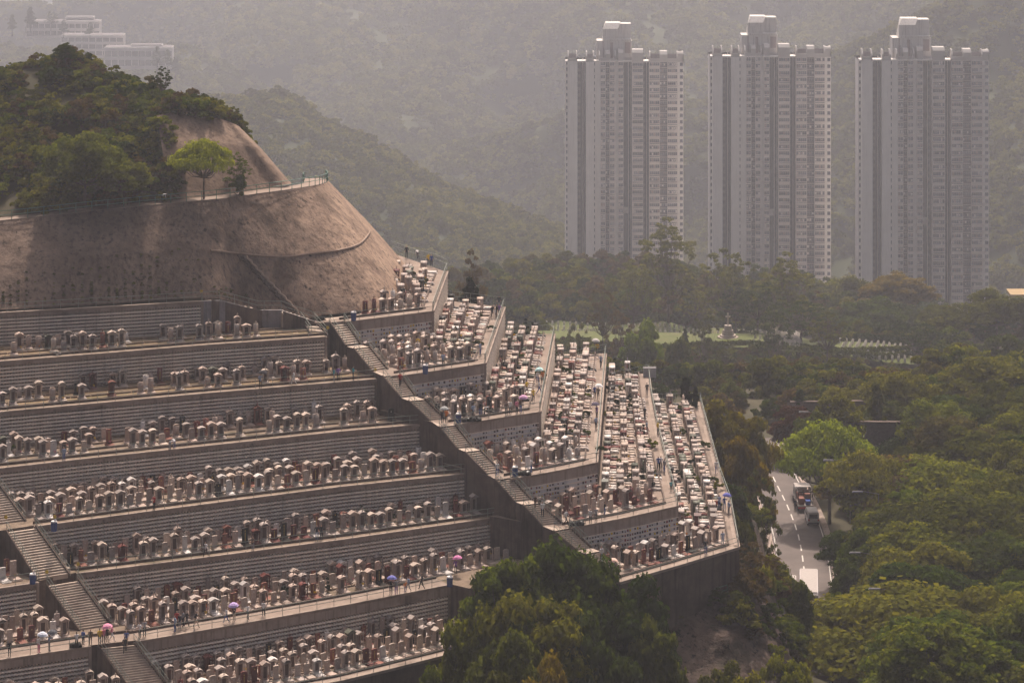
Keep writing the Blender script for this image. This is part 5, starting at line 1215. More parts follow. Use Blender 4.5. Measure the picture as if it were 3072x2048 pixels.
# ---------------------------------------------------------------- people
WH,BK,BL,LB,RD,YE,PK,GY,OR,TE,PU,BE,BR = (.72,.68,.66),(.02,.02,.025),(.05,.09,.28),(.30,.36,.48),(.38,.03,.03),(.75,.50,.04),(.72,.25,.35),(.26,.25,.26),(.75,.24,.06),(.04,.30,.32),(.22,.09,.32),(.55,.43,.33),(.13,.09,.07)
CW = {WH:'white',BK:'black',BL:'dark blue',LB:'light blue',RD:'red',YE:'yellow',PK:'pink',GY:'grey',OR:'orange',TE:'teal',PU:'purple',BE:'beige',BR:'brown'}
ppl = [ # x, y (feet), level, shirt, trousers, pose, facing(deg), note
 (22,1507,6,BK,BK,'stand',20,'alone at the bottom corner railing'),(89,1499,6,WH,PK,'hold',60,'under a pale umbrella on the bottom path'),(113,1494,6,LB,GY,'hold',80,'beside the pale umbrella on the bottom path'),(176,1487,6,WH,BK,'both',200,'by the black bags at the wide stair foot'),
 (191,1481,6,BL,BK,'stand',150,'next to the white shirt at the wide stair foot'),(208,1480,6,BR,BR,'stand',10,'at the post before the stair landing'),(229,1480,6,YE,BK,'stand',200,'at the middle of the crowd by the stair'),(238,1478,6,PK,BK,'stand',30,'behind the yellow shirt in the crowd'),(246,1477,6,BK,BK,'hold',350,'holding the pink umbrella in the crowd'),(257,1473,6,PK,WH,'walk',90,'walking right of the pink umbrella'),
 (290,1489,6,BL,BE,'walk',10,'on the top step of the lowest wide flight'),(304,1500,6,BK,BK,'walk',180,'climbing the lowest wide flight'),(321,1465,6,WH,BK,'both',320,'with pale cap on the bottom path'),(332,1461,6,GY,BK,'stand',10,'carrying a pink bag on the bottom path'),
 (402,1451,6,LB,BL,'stand',300,'balding, leftmost of the walking group on the bottom path'),(406,1440,6,RD,BK,'stand',20,'behind the walking group on the bottom path'),(413,1444,6,BK,GY,'stand',330,'second in the walking group on the bottom path'),(421,1439,6,GY,BK,'both',260,'with raised hands in the walking group'),(429,1440,6,BK,BK,'walk',80,'near the right of the walking group'),(450,1441,6,BK,BE,'walk',90,'with shorts and red pack leading the walking group'),
 (520,1430,6,WH,BL,'walk',300,'left of the lilac umbrella on the bottom path'),(538,1426,6,BK,BE,'hold',330,'under the lilac umbrella on the bottom path'),(569,1422,6,WH,BK,'walk',40,'with shoulder bag on the bottom path'),(605,1414,6,WH,BK,'stand',350,'holding a blue bag on the bottom path'),
 (898,1365,6,BK,BK,'hold',350,'under the blue umbrella on the bottom path'),(910,1365,6,GY,PU,'stand',10,'in a purple skirt beside the blue umbrella'),(931,1360,6,OR,BL,'stand',10,'small, in orange near the path end'),(938,1359,6,LB,GY,'walk',300,'beside the small orange shirt'),(969,1353,6,BK,BK,'walk',280,'in a dark coat near the end of the bottom path'),(1047,1318,6,PU,BK,'hold',10,'under the pink umbrella behind the big tree'),
 (354,1171,4,RD,BK,'both',320,'at the railing of the fourth main terrace'),(581,1265,5,BR,GY,'both',340,'with a hat at the fifth terrace railing'),(473,1278,5,WH,BK,'walk',320,'walking the fifth terrace path'),(728,1240,5,BK,BL,'stand',0,'left of two in black on the fifth terrace'),(738,1238,5,BK,BK,'stand',20,'right of two in black on the fifth terrace'),
 (147,1060,3,LB,BL,'stand',350,'alone at the third terrace railing'),(390,1034,3,GY,GY,'bend',40,'bending beside flowers on the third terrace'),(400,1031,3,WH,BL,'bend',200,'in white bending on the third terrace'),(92,1037,3,BK,BK,'stand',0,'between pavilion graves of the third terrace'),(108,1033,3,WH,BK,'stand',0,'at the graves right of the dark figure, third terrace'),
 (598,891,2,LB,BK,'hold',30,'under a black umbrella on the second terrace'),(675,883,2,WH,WH,'walk',280,'in white walking on the second terrace'),(767,877,2,TE,GY,'stand',100,'in teal, left of a pair on the second terrace'),(777,875,2,PU,BK,'stand',200,'in purple, right of a pair on the second terrace'),(811,873,2,TE,BK,'both',100,'in dark teal by the long stair'),
 (934,593,11,BK,BK,'stand',20,'at the far end of the highest ridge terrace'),(960,595,11,WH,BK,'bend',200,'leaning on the crest railing in white'),(984,609,11,YE,BK,'stand',20,'in yellow at the crest railing'),(991,612,11,BL,BK,'stand',340,'dark, beside the yellow shirt at the crest'),
 (1131,730,12,BK,BK,'stand',20,'left of the group on the second ridge walkway'),(1137,731,12,WH,GY,'stand',120,'child-like pale figure in the second ridge walkway group'),(1141,729,12,BK,BK,'stand',300,'middle of the second ridge walkway group'),(1147,727,12,PU,BK,'stand',10,'right of the second ridge walkway group'),(1146,708,12,BK,GY,'stand',180,'behind the second ridge walkway group'),
 (1018,842,12,LB,BK,'stand',10,'with a red bag at the second ridge terrace railing'),(1103,816,12,LB,BL,'stand',60,'at the corner of the second ridge walkway'),(924,812,12,LB,BK,'stand',10,'by the niche wall on the second ridge terrace'),(960,804,12,YE,GY,'stand',350,'in yellow by the niche wall on the second ridge terrace'),
 (931,895,12,RD,BK,'walk',10,'in red going down the long stair'),(1225,923,13,YE,BK,'stand',20,'in yellow low on the third ridge walkway'),(1235,881,13,WH,BL,'hold',20,'under the mint umbrella on the third ridge walkway'),(1246,881,13,OR,BK,'stand',200,'in orange beside the mint umbrella'),(1210,905,13,YE,BR,'walk',60,'in yellow stepping from the graves to the third ridge walkway'),(1238,906,13,WH,BL,'walk',100,'with a purple bag on the third ridge walkway'),
 (1163,953,13,BR,BK,'stand',20,'dark, by the railing of the third ridge terrace'),(1172,951,13,WH,BK,'stand',340,'in white by the railing of the third ridge terrace'),(1187,950,13,PK,BK,'stand',40,'in pink beside the pink umbrella'),(1196,948,13,BR,BL,'hold',40,'under the pink umbrella at the third ridge terrace'),(1016,973,13,BK,BK,'hold',20,'under the grey umbrella on the stair landing'),(1025,972,13,OR,BK,'stand',340,'in orange beside the grey umbrella'),
 (1087,959,13,LB,BK,'stand',200,'left of a row by the third ridge terrace railing'),(1103,956,13,BK,BL,'stand',180,'middle of a row by the third ridge terrace railing'),(1113,955,13,GY,BK,'bend',100,'right of a row by the third ridge terrace railing'),
 (1380,845,14,LB,BK,'walk',10,'alone at the top of the fourth ridge walkway'),(1372,814,14,YE,BK,'hold',200,'in yellow under an umbrella at the crest'),(1366,915,14,BL,BK,'stand',20,'in blue beside the white umbrella on the fourth ridge walkway'),(1374,919,14,BR,BK,'hold',340,'under the white umbrella on the fourth ridge walkway'),(1371,962,14,PU,BK,'hold',300,'under a tilted dark umbrella on the fourth ridge walkway'),(1369,986,14,LB,BK,'stand',40,'with a backpack on the fourth ridge walkway'),
 (1486,908,15,BK,BK,'stand',200,'alone in black at the top of the fifth ridge walkway'),(1481,962,15,BK,BK,'stand',120,'dark, at the graves beside the fifth ridge walkway'),(1486,997,15,LB,GY,'stand',100,'with a backpack beside the fifth ridge walkway'),(1511,998,15,YE,BK,'stand',60,'in yellow on the curve of the fifth ridge walkway'),(1512,1080,15,BL,BK,'stand',10,'left of the trio on the fifth ridge walkway'),(1518,1079,15,WH,BK,'stand',350,'middle of the trio on the fifth ridge walkway'),(1526,1085,15,GY,BL,'stand',300,'right of the trio on the fifth ridge walkway'),(1544,1113,15,GY,BR,'stand',20,'adult beside a child low on the fifth ridge walkway'),(1541,1128,15,TE,BK,'stand',20,'child in turquoise low on the fifth ridge walkway'),
 (1220,1085,14,WH,BL,'both',120,'in white at the fourth ridge terrace railing'),(1142,1093,14,WH,BL,'stand',20,'on the stair landing by the blue bin'),(1264,1191,15,WH,BK,'stand',10,'in white on the long stair'),(1244,1170,15,BR,BR,'walk',10,'with a red bag on the long stair'),(1300,1206,15,WH,BK,'walk',60,'leaning at the black bags, the fifth ridge terrace'),(1356,1201,15,WH,BK,'stand',20,'left of two at the fifth ridge terrace railing'),(1369,1198,15,GY,BK,'stand',340,'right of two at the fifth ridge terrace railing'),(1389,1185,15,BK,BL,'both',90,'facing graves on the fifth ridge terrace'),
 (1372,1289,16,WH,LB,'stand',300,'left of two low on the long stair'),(1382,1288,16,WH,BK,'stand',60,'right of two low on the long stair'),(1403,1324,16,BK,BK,'hold',20,'under the peach umbrella at the stair foot'),(1621,1272,16,BK,BL,'stand',20,'with a red cap by the outer railing'),(1660,1252,16,LB,LB,'stand',20,'in light blue by the outer corner'),(1645,1087,16,WH,BL,'stand',20,'in white on the outermost walkway'),
 (1652,1168,16,LB,BL,'stand',20,'left of the blue umbrella group'),(1664,1172,16,BL,LB,'hold',20,'under the blue umbrella on the outermost walkway'),(1674,1182,16,LB,GY,'stand',300,'lowest of the blue umbrella group'),(1645,1171,16,RD,BK,'stand',20,'child in red in the blue umbrella group'),(1636,1150,16,PK,PK,'stand',40,'child in pink among the outer graves'),
 (1826,1170,'road',BK,BK,'stand',200,'dark, left of two behind the parked truck'),(1829,1168,'road',BR,BK,'stand',160,'dark, right of two behind the parked truck'),(1993,1390,'road2',BL,BK,'stand',20,'on the pavement beside the bus'),
 (372,458,'path',WH,BK,'bend',100,'bending on the path above the brown slope')]
child = {'child':.72,'small,':.75}
def stairz(p0, lo):                     # feet on the nearest stair or landing level when the spot lies on the long stair
    return lo
umb = {}
for x, y, lv, sh_, tr_, pose, fa, note in ppl:
    if lv == 'road': p = g(x, y, 23.05)
    elif lv == 'road2': p = g(x, y, 23.2)
    elif lv == 'path': p = gd(372, 463, 370.5); p.z = float(np.interp(p.x, [q.x for q in PW[:40]], [q.z for q in PW[:40]]))+.05
    else: p = g(x, y, (ZL[lv] if lv < 10 else ZR[lv-10])+.03)
    s_ = .74 if ('child' in note or 'small,' in note) else R.uniform(.94,1.03)
    o = put('person', PM[pose], None, p, math.radians(fa), s_)
    for si, m_ in ((2, cloth(sh_)), (3, cloth(tr_))): o.material_slots[si].link = 'OBJECT'; o.material_slots[si].material = m_
    lab = f'person in {CW[sh_]} top, {note}'
    tag(o, ' '.join(lab.split()[:16]), 'person', 'visitors on the terraces and stairs')
    if pose == 'hold': umb[note] = (p, s_, math.radians(fa))
# people standing on flights: lift their feet to the steps
def on_flight(note, fi, t_):
    for o in bpy.data.objects:
        if o.name.startswith('person') and note in o.get('label', ''):
            q = FL[fi]; a = (g(*q[0], zz[fi])+g(*q[1], zz[fi]))/2; b = (g(*q[2], zz[fi+1])+g(*q[3], zz[fi+1]))/2; p = a.lerp(b, t_); n_ = 11; z_ = zz[fi]-(zz[fi]-zz[fi+1])*math.ceil(t_*n_)/n_; o.location = (p.x, p.y, z_)
            if o.get('label') and any(note == k_ for k_ in umb): umb[note] = (Vector(o.location), *umb[note][1:])
on_flight('in red going down', 2, .52); on_flight('in white on the long stair', 7, .55); on_flight('with a red bag on the long', 7, .2)
on_flight('left of two low on', 9, .45); on_flight('right of two low on', 9, .4)
for o in bpy.data.objects:
    if 'climbing the lowest' in o.get('label', '') or 'on the top step' in o.get('label', ''):
        t_ = .16 if 'climbing' in o['label'] else .05; a = (g(227,1484,51.1)*.4+g(307.6,1476,51.1)*.6) if 'climb' in o['label'] else (g(227,1484,51.1)*.25+g(307.6,1476,51.1)*.75); b = (g(307,1592,47.3)+g(387,1580,47.3))/2; p = a.lerp(b, t_); o.location = (p.x, p.y, 51.1-3.8*math.ceil(t_*20)/20)
ucol = {'under a pale umbrella':(.62,.62,.68),'beside the pale umbrella on the bottom path':(.08,.08,.09),'holding the pink umbrella':(.78,.30,.42),'under the lilac':(.50,.36,.62),'under the blue umbrella on the bottom':(.16,.16,.42),'pink umbrella behind':(.62,.22,.40),'black umbrella':(.05,.045,.05),'mint umbrella':(.50,.72,.68),'under the pink umbrella at':(.62,.34,.50),'grey umbrella':(.35,.34,.33),'umbrella at the crest':(.55,.50,.47),'white umbrella':(.78,.74,.72),'tilted dark':(.10,.08,.12),'peach umbrella':(.80,.52,.42),'blue umbrella on the outermost':(.12,.12,.38)}
ub = umbrella_mesh()
for note, (p, s_, fa) in umb.items():
    c_ = next((v for k_, v in ucol.items() if k_ in note), (.3,.3,.3)); d = Vector((math.sin(fa)*.3+math.cos(fa)*.16, -math.cos(fa)*.3+math.sin(fa)*.16, 1.36))*s_
    root = tag(empty('umbrella', p+d), f'open umbrella held by the visitor {note}'[:110], 'umbrella', 'open umbrellas'); root.rotation_euler = (R.uniform(-.15,.15), R.uniform(-.15,.15), R.uniform(0,.7))
    put('canopy', ub.mesh('canopy', plain('umbrella_cloth', c_, .8)), root, (0,0,.42)); b = MB(); b.tube((0,0,-.1),(0,0,.78),.012,n=5); b.build('shaft', M['rail'], root)

# ---------------------------------------------------------------- bins, bags, notices
WB = ['by the top','by the second','by the third']
def bin_(x, y, z, label):
    p = g(x, y, z); root = tag(empty('litter_bin', p), label, 'bin', 'blue bins on the terraces'); b = MB(); b.tube((0,0,0),(0,0,.95),.30,.34,10); b.build('drum', plain('bin_blue', (.03,.06,.19)), root); b = MB(); b.tube((0,0,.95),(0,0,1.08),.36,.30,10); b.tube((.1,0,1.05),(.15,.05,1.25),.14,.10,6); b.build('rubbish', plain('bin_rubbish', (.62,.58,.56)), root)
for a in ((75,1340,54.93,'blue bin full of white bags by the wide stair'),(124,1219,58.73,'blue bin at the start of the fourth terrace railing'),(812,736,70.75,'blue bin beside white tombs at the head of the long stair'),(977,858,66.95,'blue bin on the landing below the red-shirted visitor\'s flight'),(1183,1093,59.25,'blue bin next to black bags by the long stair'),(1053,970,63.15,'blue bin by the grey umbrella on the long stair landing'),(1033,1346,51.15,'dark bin at the end of the busy bottom path')): bin_(*a)
def bags(x, y, z, n, label):
    p = g(x, y, z); root = tag(empty('rubbish_bags', p), label, 'bags'); rr = random.Random(int(x))
    for i in range(n):
        V, F, _ = leafcloud(int(x)+i, .1, .1, 1, 1, .1); bm = bmesh.new(); bmesh.ops.create_icosphere(bm, subdivisions=2, radius=.38)
        for v in bm.verts: v.co *= 1+rr.uniform(-.12,.12); v.co.z = max(-.25, v.co.z)*.8
        me = bpy.data.meshes.new('bag'); bm.to_mesh(me); bm.free(); me.materials.append(M['black']); put('bag', me, root, (i*.55, rr.uniform(-.1,.1), .22))
bags(168,1486,51.12,2,'black rubbish bags by the white shirt at the wide stair foot'); bags(1066,968,63.13,4,'row of black bags by the ridge terrace 3 railing'); bags(1190,1091,59.23,3,'black bags beside the blue bin on ridge terrace 4'); bags(1313,1207,55.33,3,'black bags by the ridge terrace 5 railing')
V_, F_, _c = leafcloud(15, .6, .5, 7, 420, .10); tag(put('plastic_heap', np_mesh('plastic_heap', V_, F_, M['white']), None, g(128,815,70.12)), 'crumpled heap of white plastic on the top terrace railing edge', 'heap')
def notice(x, y, z, label):
    p = g(x, y, z)+Vector((0,-.1,1.0)); b = MB(); b.tube((0,0,-.02),(0,.03,-.02),.26,n=12); o = b.mesh('notice', M['flower_yellow']); b = MB(); b.tube((0,-.04,0),(0,-.01,0),.26,n=12); tag(put('round_notice', b.mesh('round_notice', plain('notice_yellow', (.62,.42,.05))), None, p, sc=.75), label, 'sign', 'round yellow notices on the railings')
for i, a in enumerate(((14,1208,58.7,'at the upper landing of the wide stair'),(126,1207,58.7,'above the blue bin of the fourth terrace'),(108,1334,54.9,'at the middle landing of the wide stair'),(180,1316,54.9,'at the start of the fifth terrace railing'),(753,771,70.1,'at the end of the top terrace railing'),(862,868,66.3,'at the end of the second terrace railing'),(463,688,73.9,'where the slope-foot railing turns'),(985,972,62.5,'at the end of the third terrace railing'),(1106,1083,58.7,'at the end of the fourth terrace railing'))): notice(*a[:3], 'round yellow notice '+a[3])

# ---------------------------------------------------------------- vehicles
def heading(p):
    k_ = min(range(len(rs)), key=lambda i: (rs[i]-p).length); d = (rs[min(k_+1,48)]-rs[max(k_-1,0)]).normalized(); return math.atan2(-d.x, d.y)
vw = plain('van_white', (.52,.48,.46), .7); vg = plain('vehicle_glass', (.04,.04,.045), .15); tyre = plain('tyre', (.02,.02,.02)); lred = plain('tail_lamp_red', (.45,.02,.02), .3); busr = plain('bus_roof_cream', (.40,.35,.32), .9); bus_s = plain('bus_side_pale', (.50,.44,.43), .45); dk = plain('vehicle_trim', (.05,.045,.045), .5); bred = plain('bus_red', (.35,.05,.05), .4)
def wheels(root, xs_, ys_, r_=.34, w=.22):
    b = MB(); b.tube((-w/2,0,0),(w/2,0,0),r_,n=14); me = b.mesh('wheel', tyre)
    for x in xs_:
        for y in ys_: put('wheel', me, root, (x, y, r_))
def hull(prof, w, inset=.0):
    """body from a side outline (y,z) extruded across the width, roof drawn in by inset"""
    b = MB(); n = len(prof); zmx = max(z for _, z in prof)
    for s in (-1, 1):
        for y, z in prof: b.v.append((s*(w/2-(inset if z > zmx*.6 else 0)), y, z))
    b.f.append(tuple(range(n))); b.f.append(tuple(reversed(range(n, 2*n)))); b.mi += [0,0]
    for i in range(n): j = (i+1) % n; b.f.append((i, j, n+j, n+i)); b.mi.append(0)
    return b
pv = g(1842,1208,23.05)+Vector((1.7,2.3,0)); van = tag(empty('van', pv, heading(pv)), 'white van parked behind the open truck at the roadside', 'van')
hull([(-2.3,.35),(2.2,.35),(2.3,.9),(2.0,1.15),(1.35,1.85),(1.0,1.95),(-2.1,1.98),(-2.28,1.5),(-2.32,.8)], 1.72, .12).build('body', vw, van)
b = MB(); b.hexa([(-.66,-2.335,1.12),(.66,-2.335,1.12),(.66,-2.30,1.12),(-.66,-2.30,1.12),(-.60,-2.27,1.72),(.60,-2.27,1.72),(.60,-2.2,1.72),(-.60,-2.2,1.72)]); b.build('rear_window', vg, van)
for s in (-1,1):
    b = MB(); b.box(s*.865-.01,s*.865+.01,-1.8,.9,1.1,1.6); b.build('side_window', vg, van); b = MB(); b.box(s*.70-.09,s*.70+.09,-2.36,-2.3,.78,1.05); b.build('tail_lamp', lred, van)
b = MB(); b.box(-.8,.8,-2.42,-2.3,.38,.58); b.build('bumper', dk, van); b = MB(); b.box(-.25,.25,-2.37,-2.33,.68,.80); b.build('number_plate', M['white'], van); wheels(van, (-.76,.76), (-1.5,1.45))
pt = pv+Vector((-math.sin(heading(pv))*8.2-.5, math.cos(heading(pv))*8.2, 0)); tk = tag(empty('truck', pt, heading(pt)), 'open truck with a tall frame over its loaded bed, parked ahead of the van', 'truck')
b = MB(); b.box(-1.15,1.15,-3.2,1.9,.85,1.0); b.box(-1.15,-1.1,-3.2,1.9,1.0,1.5); b.box(1.1,1.15,-3.2,1.9,1.0,1.5); b.build('bed', busr, tk)
b = MB()
for x in (-1.1,1.1):
    for y in (-3.1,-.6,1.8): b.tube((x,y,1.0),(x,y,3.0),.05,n=5)
b.tube((-1.1,-3.1,3.0),(1.1,-3.1,3.0),.07,n=5); b.tube((-1.1,1.8,3.0),(1.1,1.8,3.0),.06,n=5)
for x in (-1.1,1.1): b.tube((x,-3.1,3.0),(x,1.8,3.0),.06,n=5)
b.build('frame', dk, tk); b = MB(); b.box(-1.18,1.18,-.4,1.85,3.02,3.10); b.build('canopy', busr, tk)
hull([(2.0,.5),(3.9,.5),(4.0,1.3),(3.7,2.1),(3.5,2.3),(2.0,2.3)], 2.0, .1).build('cab', vw, tk)
b = MB(); b.box(-.9,-.1,-2.6,-.6,1.0,1.9); b.box(.1,.9,-1.6,.9,1.0,2.3); b.box(-.8,0,.2,1.6,1.0,1.8); b.build('load', M['red'], tk); b = MB(); b.box(.1,.8,-2.9,-1.8,1.0,1.6); b.build('load', cloth(BL), tk); wheels(tk, (-.98,.98), (-2.2,2.9), .42, .3)
b = MB(); b.box(-1.1,1.1,-3.25,-3.16,.55,.8); b.build('bumper', lred, tk)
def bus(p, L_, Wd, H_, label, name='bus', deck=True, rear=True):
    root = tag(empty(name, p, heading(p)), label, 'bus'); hl = L_/2
    b = hull([(-hl,.35),(hl,.35),(hl,1.2),(hl-.15,H_-.25),(hl-.4,H_-.05),(-hl+.35,H_-.05),(-hl+.05,H_-.3)], Wd, .04); b.build('body', bus_s, root)
    b = MB(); b.box(-Wd/2+.12,Wd/2-.12,-hl+.4,hl-.4,H_-.048,H_+.04); b.build('roof', busr, root)
    for s in (-1,1):
        for z0, z1 in (((1.3,2.0),(2.9,3.6)) if deck else ((1.5,2.5),)):
            b = MB(); b.box(s*(Wd/2-.005)-.012, s*(Wd/2-.005)+.012, -hl+.6, hl-.6, z0, z1); b.build('side_window', vg, root)
        b = MB(); b.box(s*(Wd/2-.22)-.12, s*(Wd/2-.22)+.12, -hl-.03, -hl+.04, .9, 1.3); b.build('tail_lamp', lred, root)
        b = MB(); b.box(s*(Wd/2-.22)-.1, s*(Wd/2-.22)+.1, -hl-.02, -hl+.08, 2.3, 2.7); b.build('marker_lamp', lred, root)
    b = MB(); b.box(-Wd/2+.45,Wd/2-.4,-hl-.005,-hl+.16,H_-.95,H_-.4); b.build('rear_window', plain('bus_rear_window', (.12,.075,.07), .3), root)
    b = MB(); b.box(.25,Wd/2-.3,-hl-.02,-hl+.12,H_-1.5,H_-1.2); b.build('number_box', dk, root); b = MB(); b.box(-Wd/2+.02,Wd/2-.02,-hl-.06,-hl+.01,.4,.7); b.build('bumper', bred, root)
    wheels(root, (-Wd/2+.15, Wd/2-.15), (-hl+2.6, hl-2.4), .5, .3); return root
pb = g(1864,1437,23.05)+Vector((.2,5.7,0)); bus(pb, 11.2, 2.5, 4.3, 'pale double-decker bus seen from behind, half hidden by trees')
pb2 = g(1826,1440,23.05)+Vector((-.4,6.5,0)); bus(pb2, 11, 2.4, 3.4, 'pale coach alongside the double-decker bus under the dark shrubs', 'coach', False)

# ---------------------------------------------------------------- individual trees
def pt_tree(kind, xd, ytop, ybase, Y, label, group, mat=None, wide=None, wd=None, tm=None, cat='tree', ground=True):
    """tree whose crown top and width are read off the picture; stands on the ground at distance Y"""
    top = gd(xd, ytop, Y); gz = tz(top.x, Y) if ground else gd(xd, ybase, Y).z
    h = max(3.0, top.z-gz); R_ = K[kind][2]; Ht = K[kind][3]; w = 1.0
    if wd: w = (wd*UD/FPX*Y/2)/(R_*h/Ht)
    if wide: w *= wide
    return tree(kind, Vector((top.x, Y, gz)), h, label, group, mat, wide=max(.35, min(2.4, w)), cat=cat, tm=tm)
T = [ # kind, x, ytop, Y, crown width (picture), material, label
 ('broad0',1175,1268,312,290,L_MID,'big spreading green tree in front of the main block, its left crown'),
 ('broad3',1310,1235,316,330,L_MID,'big green tree in front of the long stair, the highest of its clump'),
 ('broad2',1430,1340,314,300,L_DARK,'dark green tree under the outer terrace wall'),
 ('broad1',1240,1360,306,330,L_OLIVE,'olive-green tree below the big spreading crown'),
 ('broad4',1100,1375,308,210,L_MID,'green tree against the end wall of the main block'),
 ('broad0',1490,1410,310,200,L_DARK,'dark tree nearest the plain outer wall'),
 ('broad2',1370,1430,304,260,L_DARK,'dark low tree in the shaded notch'),
 ('broad3',1180,1440,300,240,L_DARK,'dark low tree left in the shaded notch'),
 ('broad1',1260,1515,292,200,L_GOLD,'golden-brown crown at the picture bottom'),
 ('broad4',985,1528,296,150,L_MID,'small bright green crown at the picture bottom, below the lowest terrace'),
 ('broad0',1150,1530,294,150,L_OLIVE,'olive crown at the picture bottom between green and golden ones'),
 ('open1',1420,1380,312,200,L_DARK,'loose dark tree beside the outer wall'),
 # along the outer wall and above the road
 ('broad1',1680,1105,372,110,L_DARK,'dark tree between the outer railing and the road'),
 ('broad2',1690,925,408,200,L_GOLD,'large golden-olive tree beside the top of the outermost walkway'),
 ('broad0',1702,990,398,150,L_GOLD,'second golden-olive tree, lower and nearer the road'),
 ('open0',1742,1055,390,100,L_OLIVE,'loose olive tree whose branches hang over the road'),
 ('broad4',1688,1165,362,100,L_OLIVE,'olive bush-like tree above the road bend'),
 ('open2',1722,1235,350,140,L_BROWN,'brown twiggy tree right of the outer corner'),
 ('broad3',1805,1300,356,130,L_DARK,'dark tree over the coach roof edge'),
 ('shrub0',1745,1325,344,120,L_OLIVE,'yellowish grassy shrub on top of the dark rock'),
 ('shrub1',1800,1395,346,130,L_DARK,'dark shrub hanging over the rock beside the coach'),
 ('broad2',1660,1530,318,160,L_OLIVE,'small olive tree at the foot of the dark rock'),
 ('broad4',1730,1535,312,150,L_OLIVE,'small olive tree right of the rock foot'),
 ('broad1',1810,1505,322,150,L_MID,'green tree at the road edge, bottom'),
 ('broad0',1905,1395,386,190,L_OLIVE,'olive-gold tree reaching over the double-decker bus'),
 ('broad2',1850,1500,372,170,L_MID,'green tree hiding the road below the bus'),
 ('broad4',1992,1215,404,160,L_MID,'green tree beside the road opposite the van'),
 ('broad3',1952,1222,414,150,L_DARK,'green crown reaching over the road between van and bus'),
 ('broad2',1955,1290,398,110,L_DARK,'dark low tree at the pavement beside the bus'),
 ('shrub1',1925,1345,392,80,L_MID,'green shrub at the pavement beside the bus roof'),
 ('broad3',1925,1465,376,180,L_DARK,'dark green tree beneath the olive-gold one'),
 ('cone0',1575,856,402,70,L_CONE,'dark pointed cypress at the crest beside ridge terrace 6'),
 ('cone1',1598,880,400,50,L_CONE,'second dark cypress at the crest, lower'),
 ('cone0',1078,632,402,62,L_CONE,'dark cypress clump at the crest by ridge terrace 2'),
 ('cone1',1095,655,400,36,L_CONE,'small dark cypress beside the crest railing'),
 # bright and mixed crowns beyond the road
 ('layer0',1905,978,446,240,L_BRIGHT,'bright yellow-green layered tree over the far road'),
 ('layer1',1990,1050,432,230,L_OLIVE,'rust-tinted layered tree right of the bright one'),
 ('broad0',1930,900,470,150,L_OLIVE,'olive tree between the two brick walls'),
 ('broad3',1860,945,462,110,L_DARK,'dark green tree left of the bright layered crown'),
 ('cone0',2012,868,480,80,L_OLIVE,'tall pointed olive tree before the right brick wall'),
 ('cone1',1838,890,500,75,L_DARK,'dark rounded cypress at the end of the left brick wall'),
 ('broad1',1825,930,480,120,L_PURPLE,'purple-brown leaved tree by the left brick wall'),
 ('broad2',1930,885,505,120,L_OLIVE,'olive crown behind the brick wall'),
 ('broad4',2200,850,505,190,L_MID,'tall billowing green tree, highest on the right'),
 ('broad1',2170,905,480,190,L_MID,'lower left half of the billowing green tree clump'),
 ('broad3',2260,930,470,190,L_DARK,'dark green crown right of the billowing tree'),
 ('broad0',2130,950,490,120,L_BROWN,'brownish crown behind the right brick wall end'),
 ('open0',2075,925,500,140,L_BROWN,'bare-branched brown tree before the right brick wall'),
 # war cemetery trees
 ('open1',1535,498,800,180,L_OLIVE,'tallest thin-crowned tree in front of the left tower'),
 ('open0',1455,585,780,120,L_OLIVE,'thin tree left of the tallest one'),
 ('open2',1668,545,790,150,L_OLIVE,'tall feathery tree between left and middle towers'),
 ('open1',1810,578,760,170,L_OLIVE,'tall wind-bent tree before the middle tower'),
 ('open0',1740,640,740,140,L_DARK,'dark open-crowned tree right of the stone monument'),
 ('open2',1840,680,720,150,L_DARK,'crooked dark tree leaning over the lawn'),
 ('open1',1690,650,745,90,L_DARK,'thin dark tree standing behind the monument'),
 ('open0',1600,640,800,90,L_OLIVE,'thin tree by the upper hedge'),
 ('broad1',1480,740,640,130,L_BRIGHT,'yellow-green round tree before the lawn'),
 ('open2',1385,640,700,80,L_BROWN,'thin brown tree before the left lawn'),
 ('open0',1330,700,660,60,L_OLIVE,'slight tree at the left end of the lawn'),
 ('broad1',1560,772,640,90,L_DARK,'dark round tree at the lawn foot'),
 ('open1',1780,700,690,110,L_DARK,'spreading dark tree across the middle of the lawn'),
 ('open2',1900,700,700,90,L_OLIVE,'olive open tree before the small pines'),
 ('open0',1620,700,690,70,L_OLIVE,'thin olive tree left of the monument'),
 ('open1',1430,700,680,90,L_BROWN,'brownish open tree before the lawn'),
 ('open1',1080,572,560,110,L_BROWN,'bare grey-brown tree behind the crest'),
 ('broad0',2060,625,850,200,L_GOLD,'broad golden crown below the right tower'),
 ('broad2',2000,690,800,190,L_MID,'wide pale green crown left below the right tower'),
 ('broad4',1960,630,880,120,L_OLIVE,'olive tree left of the golden crown'),
 ('broad3',2290,668,720,170,L_OLIVE,'large rounded olive tree at the right picture edge'),
 ('broad1',2180,700,730,150,L_OLIVE,'olive tree under the right tower'),
 ('open0',2110,730,700,120,L_DARK,'thin dark tree right of the small pines'),
 ('open2',2210,760,650,140,L_DARK,'dark loose tree at the right forest edge'),
 ('broad0',2320,760,640,170,L_DARK,'dark tree at the right picture edge above the valley'),
]
for i, (kd, x, yt, Y, wd, m_, lab) in enumerate(T): pt_tree(kd, x, yt, 0, Y, lab, None, m_, wd=wd, tm=M['trunk_pale'] if 'bare' in lab else None)
